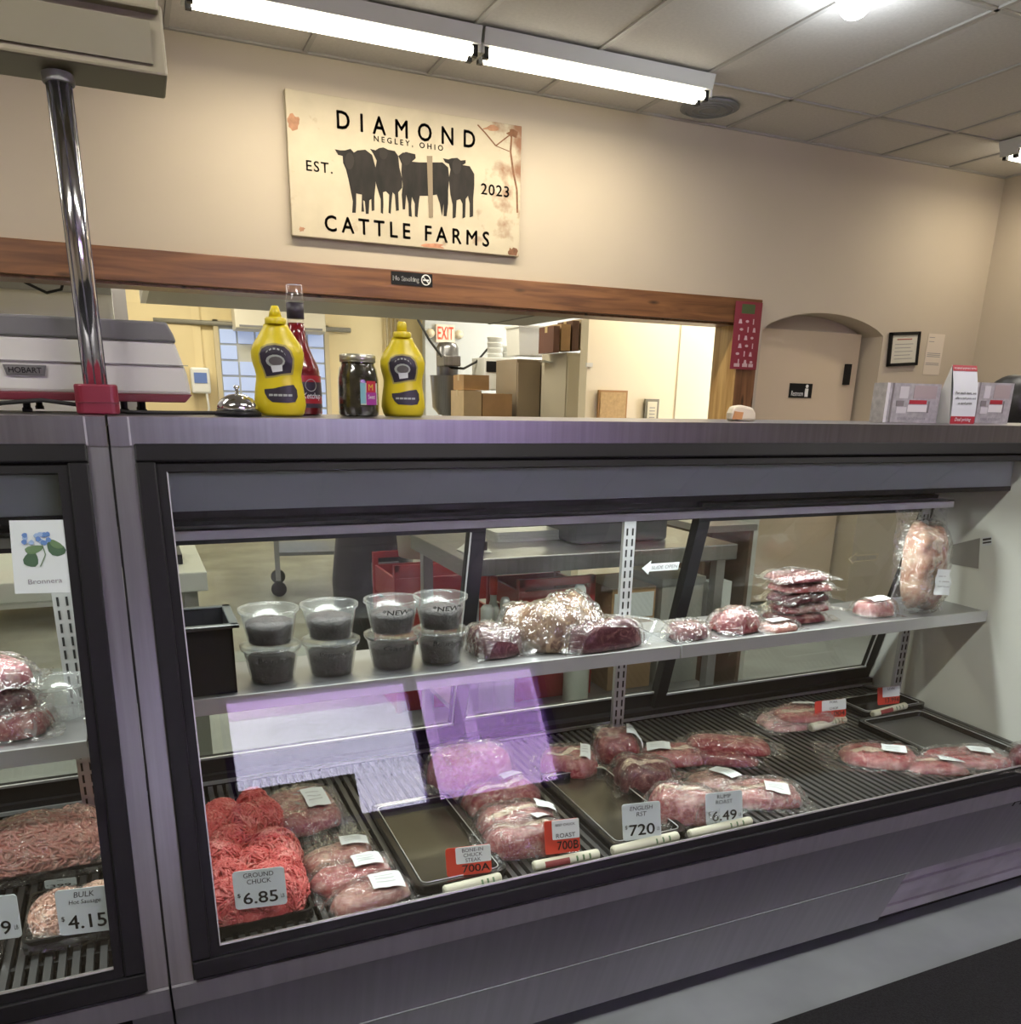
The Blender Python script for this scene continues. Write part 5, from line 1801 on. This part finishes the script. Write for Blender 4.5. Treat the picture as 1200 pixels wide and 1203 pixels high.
def carton(label, px0, px1, pyt, pyb, Y, depth, m, zbase=None, grp='boxes in the back room', flaps=False):
    x0, x1, y0, y1, z0, z1 = bx(px0, px1, pyt, pyb, Y, depth)
    if zbase is not None:
        z0 = zbase
    t = thing('carton', label, 'box', ((x0 + x1) / 2, y0, z0), 0, grp)
    hw = (x1 - x0) / 2
    B(-hw, hw, 0, depth, 0, z1 - z0).build('box_body', m, t)
    B(-hw - .002, hw + .002, depth * .42, depth * .58, (z1 - z0) - .05, z1 - z0 + .003).build('packing_tape', mat('tape_tan', (.5, .38, .2), .3), t)
    if flaps:
        MB().prism([(-hw, z1 - z0), (-hw - .1, z1 - z0 + .06), (-hw - .1, z1 - z0 + .066), (-hw, z1 - z0 + .006)], 0, depth, 'y').build('flap', m, t)
    return t, z1


pt = thing('pallet_table', 'low table carrying the cardboard boxes in the back room', 'table', (at(573, 495, Y=7.7).x - .02, 7.8, 0))
B(-.25, .25, -.25, .25, .96, 1.0).build('table_top', STEEL_D, pt)
for sx_ in (-1, 1):
    for sy_ in (-1, 1):
        B(sx_ * .22 - .02, sx_ * .22 + .02, sy_ * .22 - .02, sy_ * .22 + .02, 0, .96).build('leg', STEEL_D, pt)
carton('wide brown cardboard box with torn side', 567, 602, 463, 497, 7.56, .4, CARD, 1.0)
carton('pale cardboard box left of the wide brown one', 545, 566, 459, 497, 7.56, .35, CARDL, 1.0)
_, zt_ = carton('small brown cardboard box on top of the pile', 545, 575, 441, 458, 7.6, .28, CARD, None)
# microwave with tubs on it
x0, x1, y0, y1, z0, z1 = bx(569, 608, 421, 458, 8.25, .35)
mw = thing('microwave', 'white microwave with dark window behind the cardboard boxes', 'microwave', ((x0 + x1) / 2, y0, z0))
hw_ = (x1 - x0) / 2
B(-hw_, hw_, 0, .35, 0, z1 - z0).build('oven_body', WHITE, mw, bevel=.01)
B(-hw_ + .02, hw_ * .1, -.006, 0, (z1 - z0) * .55, (z1 - z0) * .88).build('oven_window', BLACK, mw)
B(hw_ * .3, hw_ - .02, -.006, 0, (z1 - z0) * .2, (z1 - z0) * .88).build('vent_grille', mat('grille_dark', (.16, .16, .15), .6), mw)
for k, (l, r, tp, bt, lb) in enumerate(((575, 592, 396, 421, 'tall stack of white tubs on the microwave'), (593, 608, 406, 421, 'shorter stack of white tubs on the microwave'))):
    a, b_ = at(l, bt, Y=8.35), at(r, tp, Y=8.35)
    t = thing('tub_stack', lb, 'tubs', ((a.x + b_.x) / 2, 8.4, a.z))
    rr = (b_.x - a.x) / 2
    hh = b_.z - a.z
    nn = 4 if k == 0 else 2
    for j in range(nn):
        MB().lathe([(rr * .88, hh * j / nn), (rr * .96, hh * (j + .75) / nn), (rr, hh * (j + .78) / nn), (rr, hh * (j + .97) / nn), (.001, hh * (j + .98) / nn)], 18).build('tub', WHITE, t, True)
x0, x1, y0, y1, z0, z1 = bx(609, 649, 384, 417, 7.75, .35)
wbn = thing('white_bin', 'white plastic bin on top of the taupe cabinet', 'bin', ((x0 + x1) / 2, y0, z0))
MB().prism([(-(x1 - x0) / 2 * .92, 0), ((x1 - x0) / 2 * .92, 0), ((x1 - x0) / 2, z1 - z0), (-(x1 - x0) / 2, z1 - z0)][::-1], 0, .3, 'y').build('bin_body', WHITE, wbn)
B(-(x1 - x0) / 2 - .01, (x1 - x0) / 2 + .01, -.01, .31, z1 - z0 - .02, z1 - z0).build('bin_rim', WHITE, wbn)
for k, (l, r, tp, bt, m, lb) in enumerate(((650, 658, 383, 414, mat('dark_red_box', (.12, .05, .035), .6), 'dark red narrow box left on the tall grey cabinet'), (659, 671, 381, 412, CARD, 'brown box with pale label on the tall grey cabinet'), (672, 681, 377, 412, mat('dark_brown_box', (.10, .045, .025), .6), 'dark brown narrow box on the tall grey cabinet'), (682, 690, 375, 411, CARDL, 'pale brown box next to the cream partition'))):
    carton(lb, l, r, tp, bt, 7.05, .3, m)
tag(MB().grid(6, 3, lambda u, v: (at(640 + 34 * u, 424, Y=7.3).x, 7.25 + .2 * v, at(640, 424 - 6 * u + 3 * math.sin(6 * u), Y=7.3).z + .02 * nz(u * 5, v * 5))).build('paper_sheet', PAPER), 'loose white papers on top of the taupe cabinet', 'paper')
# boards on the cream partition
a, b_ = at(702, 500, Y=5.97), at(738, 459, Y=5.97)
cbd = thing('cork_board', 'plain tan board on the cream partition', 'board', ((a.x + b_.x) / 2, 5.97, a.z))
wd, hh = b_.x - a.x, b_.z - a.z
B(-wd / 2, wd / 2, 0, .02, 0, hh).build('board_frame', mat('board_frame', (.36, .20, .08), .5), cbd)
B(-wd / 2 + .015, wd / 2 - .015, -.004, 0, .015, hh - .015).build('board_face', mat('cork', (.50, .34, .16), .8, 0, .15, 40), cbd)
a, b_ = at(757, 500, Y=5.97), at(775, 469, Y=5.97)
fp_ = thing('small_frame', 'small framed sheet on the cream partition right of the tan board', 'picture', ((a.x + b_.x) / 2, 5.97, a.z))
wd, hh = b_.x - a.x, b_.z - a.z
B(-wd / 2, wd / 2, 0, .02, 0, hh).build('frame', mat('frame_grey', (.20, .19, .15), .5), fp_)
B(-wd / 2 + .02, wd / 2 - .02, -.004, 0, .02, hh - .02).build('sheet', mat('sheet_cream', (.66, .62, .48), .6), fp_)
for k in range(4):
    B(-wd * .2, wd * .2, -.006, -.004, hh * (.3 + .12 * k), hh * (.33 + .12 * k)).build('print_line', GREYINK, fp_)
tag(B(at(690, 428, Y=5.98).x, at(697, 428, Y=5.98).x, 5.985, 6.0, at(690, 431, Y=5.98).z, at(690, 426, Y=5.98).z).build('switch_plate', ALU), 'small grey switch plate at the edge of the cream partition', 'switch')

# ------------------------------------------------------------------ work area seen through the case
def table(label, x0, x1, y0, y1, h, topm, legm, lower=None, grp='work tables'):
    t = thing('work_table', label, 'table', ((x0 + x1) / 2, (y0 + y1) / 2, 0), 0, grp)
    hx, hy = (x1 - x0) / 2, (y1 - y0) / 2
    B(-hx, hx, -hy, hy, h - .06, h).build('table_top', topm, t, bevel=.004)
    for sx_ in (-1, 1):
        for sy_ in (-1, 1):
            B(sx_ * (hx - .05) - .02, sx_ * (hx - .05) + .02, sy_ * (hy - .05) - .02, sy_ * (hy - .05) + .02, 0, h - .06).build('leg', legm, t)
    if lower:
        B(-hx + .03, hx - .03, -hy + .03, hy - .03, lower - .02, lower).build('lower_shelf', legm, t)
    return t


table('white topped table seen at the left end behind the case', -.75, .17, 2.66, 3.25, .90, mat('white_board', (.66, .66, .58), .5), mat('leg_grey', (.34, .33, .28), .4, .5))
table('long stainless work table behind the case', .98, 2.12, 2.60, 3.20, .90, STEEL, STEEL_D, .30)
# dark slicer on the white table
sl_ = thing('meat_slicer', 'dark slicer standing on the white topped table', 'slicer', (-.05, 2.9, .901))
B(-.16, .16, -.1, .1, 0, .03).build('slicer_base', BLACK, sl_)
B(-.14, .02, -.08, .08, .03, .12).build('slicer_motor', STEEL_D, sl_, bevel=.01)
bd = MB().lathe([(.1, 0), (.1, .01), (.001, .012)], 24).build('slicer_blade', STEEL, sl_)
bd.location = (.05, 0, .14)
bd.rotation_euler = (PI / 2, 0, 0)
# grey tub and kettle-like bits on the steel table
x0, x1, y0, y1, z0, z1 = bx(676, 792, 616, 650, 2.75, .3)
gt = thing('grey_tub', 'large dark grey tub on the stainless work table', 'tub', ((x0 + x1) / 2, y0 + .15, .901))
MB().prism(roundrect(-(x1 - x0) / 2, (x1 - x0) / 2, -.14, .14, .05), 0, .13, 'z').build('tub_body', mat('tub_grey', (.10, .105, .12), .5), gt, bevel=.01)
MB().prism(roundrect(-(x1 - x0) / 2 - .012, (x1 - x0) / 2 + .012, -.152, .152, .05), .12, .14, 'z').build('tub_rim', MATS['tub_grey'], gt)
hn = at(678, 622, Y=2.74)
B(-(x1 - x0) / 2 - .05, -(x1 - x0) / 2, -.03, .03, .09, .12).build('tub_handle', WHITE, gt)
wl = thing('white_cloth', 'crumpled white cloth with dark stripe at the left end of the stainless table', 'cloth', (at(557, 645, Y=2.75).x, 2.75, .901))
MB().grid(10, 8, lambda u, v: ((u - .5) * .1, (v - .5) * .1, .05 * math.sin(PI * u) * math.sin(PI * v) * (1 + .4 * nz(u * 6, v * 6)) + .002)).build('cloth_sheet', WHITE, wl, True)
B(.01, .03, -.052, -.045, .01, .04).build('dark_stripe', BLACK, wl)
# tin pans stacked
for k in range(3):
    t = tag(MB().prism(roundrect(-.16, .16, -.11, .11, .02), 0, .012, 'z').build('sheet_pan', ALU), ['lowest', 'middle', 'topmost'][k] + ' sheet pan of the small stack on the stainless table', 'pan', 'sheet pans on the steel table')
    t.location = (1.38, 3.0, .901 + .013 * k)


def crate(label, x, y, z, w_, d_, h_):
    t = thing('red_crate', label, 'crate', (x, y, z), 0, 'red crates')
    m = mat('crate_red', (.38, .03, .03), .45)
    B(-w_ / 2, w_ / 2, -d_ / 2, d_ / 2, 0, .012).build('crate_base', m, t)
    for s in (-1, 1):
        for k in range(4):
            z0 = .015 + (h_ - .03) * k / 4
            B(-w_ / 2, w_ / 2, s * d_ / 2 - .006, s * d_ / 2 + .006, z0, z0 + (h_ - .03) / 4 * .72).build('crate_slat', m, t)
            B(s * w_ / 2 - .006, s * w_ / 2 + .006, -d_ / 2, d_ / 2, z0, z0 + (h_ - .03) / 4 * .72).build('crate_slat', m, t)
        for s2 in (-1, 1):
            B(s * w_ / 2 - .012, s * w_ / 2 + .012, s2 * d_ / 2 - .012, s2 * d_ / 2 + .012, 0, h_).build('corner_post', m, t)
    B(-w_ / 2 - .008, w_ / 2 + .008, -d_ / 2 - .012, -d_ / 2 + .004, h_ - .03, h_).build('crate_rim', m, t)
    B(-w_ / 2 - .008, w_ / 2 + .008, d_ / 2 - .004, d_ / 2 + .012, h_ - .03, h_).build('crate_rim', m, t)
    return t


c = at(650, 690, Y=2.8)
crate('red crate on the lower shelf of the stainless table', c.x, 2.92, .301, .30, .3, .48)
c = at(512, 690, Y=3.7)
crate('red crate standing on the floor behind the deli tubs', c.x, 3.75, .001, .46, .36, .70)
bk = thing('white_bucket', 'white bucket standing on the red crate', 'bucket', (c.x - .05, 3.75, .705))
MB().lathe([(.11, 0), (.13, .24), (.138, .245), (.138, .26), (.001, .262)], 24).build('bucket_body', mat('bucket_white', (.66, .66, .56), .5), bk, True)
# bottles on the lower shelf
def bottle(label, px, Y, z, r, h, m, capm):
    q = at(px, 690, Y=Y)
    t = thing('cleaning_bottle', label, 'bottle', (q.x, Y, z), 0, 'bottles under the steel table')
    MB().lathe([(r * .95, 0), (r, .01), (r, h * .6), (r * .75, h * .72), (r * .35, h * .8), (r * .35, h * .86)], 16).build('bottle_body', m, t, True)
    MB().lathe([(r * .45, h * .85), (r * .45, h * .97), (r * .3, h), (.001, h)], 12).build('cap', capm, t, True)
    return t


clr = mat('pale_bottle', (.55, .57, .52), .3)
bottle('pale plastic bottle left under the stainless table', 573, 2.74, .301, .055, .40, clr, WHITE)
bottle('slim bottle with red cap under the stainless table', 580, 2.80, .301, .035, .50, clr, REDTAG)
bottle('pale bottle with grey cap under the stainless table', 594, 2.68, .301, .04, .44, clr, ALU)
bottle('white spray bottle right of the red crate', 682, 2.70, .301, .05, .46, mat('spray_white', (.66, .66, .58), .4), WHITE)
# cardboard and grey boxes under the table right half
x0, x1, y0, y1, z0, z1 = bx(728, 762, 672, 740, 2.75, .3)
t = thing('storage_box', 'brown box with white top label under the stainless table', 'box', ((x0 + x1) / 2, 2.75, .301))
B(-.10, .10, 0, .28, 0, .42).build('box_body', CARD, t)
B(-.09, .09, -.004, 0, .30, .40).build('box_label', PAPER, t)
x0, x1, y0, y1, z0, z1 = bx(765, 800, 672, 740, 2.75, .3)
t = thing('storage_box', 'grey plastic box right of the brown box under the stainless table', 'box', ((x0 + x1) / 2 + .08, 2.75, .301))
B(-.10, .10, 0, .28, 0, .42).build('box_body', mat('box_grey', (.40, .40, .37), .5), t)
B(-.105, .105, -.005, .285, .42, .445).build('box_lid', mat('box_grey_lid', (.46, .46, .43), .5), t)
# cart and hanging black bag
a = at(345, 700, Z=0)
ct = thing('utility_cart', 'two-tier metal cart on casters in the back room', 'cart', (a.x + .22, a.y + .2, 0), math.radians(-8))
for z in (.30, .86):
    B(-.30, .30, -.24, .24, z, z + .025).build('cart_tray', STEEL, ct)
for sx_ in (-1, 1):
    for sy_ in (-1, 1):
        B(sx_ * .29 - .018, sx_ * .29 + .018, sy_ * .23 - .018, sy_ * .23 + .018, .12, .95).build('cart_leg', STEEL_D, ct)
        w_ = MB().lathe([(.05, -.015), (.055, -.01), (.055, .01), (.05, .015)], 16).build('caster', BLACKR, ct)
        w_.location = (sx_ * .29, sy_ * .23, .056)
        w_.rotation_euler = (PI / 2, 0, 0)
bgp = at(440, 690, Y=4.3)
bg = thing('trash_bag', 'black speckled bag hanging over a bin left of the red crate', 'bag', (bgp.x, 4.3, 0))
bprof = [(.16, .0), (.2, .05), (.21, .5), (.19, .78), (.20, .84), (.15, .86), (.001, .86)]
b = MB().lathe(bprof, 30)
b.v = [(x * (1 + .12 * nz(x * 9, y * 9, z * 5)), y * (1 + .12 * nz(x * 9, y * 9, z * 5 + 7)), z) for x, y, z in b.v]
b.build('bag_skin', mat('black_bag', (.018, .018, .02), .3, 0, .8, 120), bg, True)
B(-.07, .07, -.235, -.225, .5, .62).build('bag_label', GREYINK, bg)
# white upright panel and door seen through the case at the right
q0, q1 = at(866, 690, Y=3.4), at(884, 690, Y=3.4)
tag(B(q0.x, q1.x, 3.4, 3.46, 0, 1.15).build('white_post', mat('post_white', (.60, .62, .56), .5)), 'white upright post seen behind the packs on the shelf', 'post')
x0, x1, y0, y1, z0, z1 = bx(836, 866, 640, 740, 3.1, .3)
bs_ = thing('brown_shelf_unit', 'brown low shelf unit left of the white post', 'shelf', ((x0 + x1) / 2, 3.1, 0))
B(-.14, .14, 0, .3, .0, .03).build('unit_base', mat('unit_brown', (.12, .075, .05), .6), bs_)
B(-.14, -.12, 0, .3, .03, .86).build('unit_side', MATS['unit_brown'], bs_)
B(.12, .14, 0, .3, .03, .86).build('unit_side', MATS['unit_brown'], bs_)
B(-.12, .12, .28, .3, .03, .86).build('unit_back', MATS['unit_brown'], bs_)
B(-.15, .15, -.01, .3, .86, .89).build('unit_top', STEEL_D, bs_)
B(-.06, .06, .02, .1, .45, .62).build('unit_paper', PAPER, bs_)
B(-.12, .12, 0, .28, .43, .45).build('unit_shelf', MATS['unit_brown'], bs_)

# ================================================================== PERSON behind the case
SKIN = mat('skin', (.42, .21, .14), .5)
HAIR = mat('dark_hair', (.018, .016, .016), .45, 0, .5, 60)
CLOTH = mat('dark_apron', (.03, .035, .05), .8)
pp = at(1184, 470, Y=2.35)
pe = thing('person', 'person with short dark hair standing behind the case at the right edge', 'person', (pp.x + .01, 2.35, 0), math.radians(150))


def skin_body(name, verts, edges, radii, m, parent, root=0):
    me = bpy.data.meshes.new(name)
    me.from_pydata(verts, edges, [])
    o = bpy.data.objects.new(name, me)
    COL.objects.link(o)
    o.parent = parent
    md = o.modifiers.new('skin', 'SKIN')
    for k, r in enumerate(radii):
        me.skin_vertices[0].data[k].radius = r if isinstance(r, tuple) else (r, r)
    me.skin_vertices[0].data[root].use_root = True
    sd = o.modifiers.new('sub', 'SUBSURF')
    sd.levels = sd.render_levels = 2
    me.materials.append(m)
    md.use_smooth_shade = True
    return o


zt = at(1184, 440, Y=2.35).z
hz = zt - .125
V = [(0, 0, .86), (0, 0, 1.02), (0, .01, 1.20), (0, .01, hz - .19), (0, .01, hz - .13), (0, -.005, hz - .06), (0, -.01, hz + .02), (0, 0, hz + .09)]
Ed = [(i, i + 1) for i in range(7)]
Rd = [(.15, .11), (.13, .10), (.15, .105), (.10, .08), (.052, .052), (.058, .07), (.074, .088), (.06, .07)]
for s in (-1, 1):
    n0 = len(V)
    V += [(s * .165, .01, hz - .235), (s * .20, .02, 1.02), (s * .19, -.10, .84), (s * .185, -.14, .78)]
    Rd += [.055, .043, .032, .034]
    Ed += [(3, n0), (n0, n0 + 1), (n0 + 1, n0 + 2), (n0 + 2, n0 + 3)]
    for k in range(4):
        m0 = len(V)
        fx = s * (.165 + .014 * k)
        V += [(fx, -.185, .745), (fx, -.20, .715), (fx, -.195, .69 + .004 * abs(k - 1.5))]
        Rd += [.009, .0085, .007]
        Ed += [(n0 + 3, m0), (m0, m0 + 1), (m0 + 1, m0 + 2)]
    m0 = len(V)
    V += [(s * .155, -.165, .765), (s * .145, -.185, .74)]
    Rd += [.010, .008]
    Ed += [(n0 + 3, m0), (m0, m0 + 1)]
    n0 = len(V)
    V += [(s * .09, 0, .80), (s * .10, -.01, .46), (s * .10, .02, .09), (s * .11, -.10, .045)]
    Rd += [.085, .058, .042, (.04, .03)]
    Ed += [(0, n0), (n0, n0 + 1), (n0 + 1, n0 + 2), (n0 + 2, n0 + 3)]
skin_body('body', V, Ed, Rd, SKIN, pe)
# clothes, hair and face
MB().lathe([(.19, .30), (.19, .80), (.172, 1.0), (.18, 1.18), (.17, hz - .24), (.10, hz - .19), (.065, hz - .165)], 28, (0, .0, 0), 1, .74, False).build('shirt', CLOTH, pe, True)
for s in (-1, 1):
    MB().tube([(s * .10, 0, .82), (s * .105, -.005, .46), (s * .10, .02, .10)], [.10, .078, .062], 16, False).build('trouser_leg', mat('dark_trousers', (.03, .03, .04), .8), pe, True)
    MB().prism(roundrect(s * .11 - .045, s * .11 + .045, -.16, .08, .03), .0, .08, 'z').build('shoe', BLACKR, pe, bevel=.01)
    MB().tube([(s * .15, .01, hz - .23), (s * .205, .02, 1.08)], [.075, .062], 14, False).build('sleeve', CLOTH, pe, True)
    MB().ball((s * .081, .005, hz - .012), .024, 10, 8, .4, .8, 1.3).build('ear', SKIN, pe, True)
    MB().ball((s * .030, -.093, hz + .0), .010, 10, 8).build('eye', mat('eye_white', (.6, .6, .58), .2), pe, True)
MB().ball((0, -.105, hz - .025), .013, 10, 8, .9, 1.2, 1.6).build('nose', SKIN, pe, True)
MB().ball((0, -.092, hz - .065), .02, 10, 6, 1.2, .4, .35).build('mouth', mat('lips', (.35, .12, .10), .5), pe, True)
hb = MB()
prof = []
for j in range(15):
    a = PI * j / 14
    prof.append((max(.001, .098 * math.sin(a)), -.11 * math.cos(a)))
hb.lathe(prof, 28, (0, .012, hz + .016), 1.0, 1.12)
hb.v = [(x, y if y > -.06 or z > hz + .06 else max(y, -.055), z if z > hz - .075 else hz - .075) for x, y, z in hb.v]
hb.v = [(x * (1 + .03 * nz(x * 30, y * 30, z * 30)), y, z) for x, y, z in hb.v]
hb.build('hair', HAIR, pe, True)
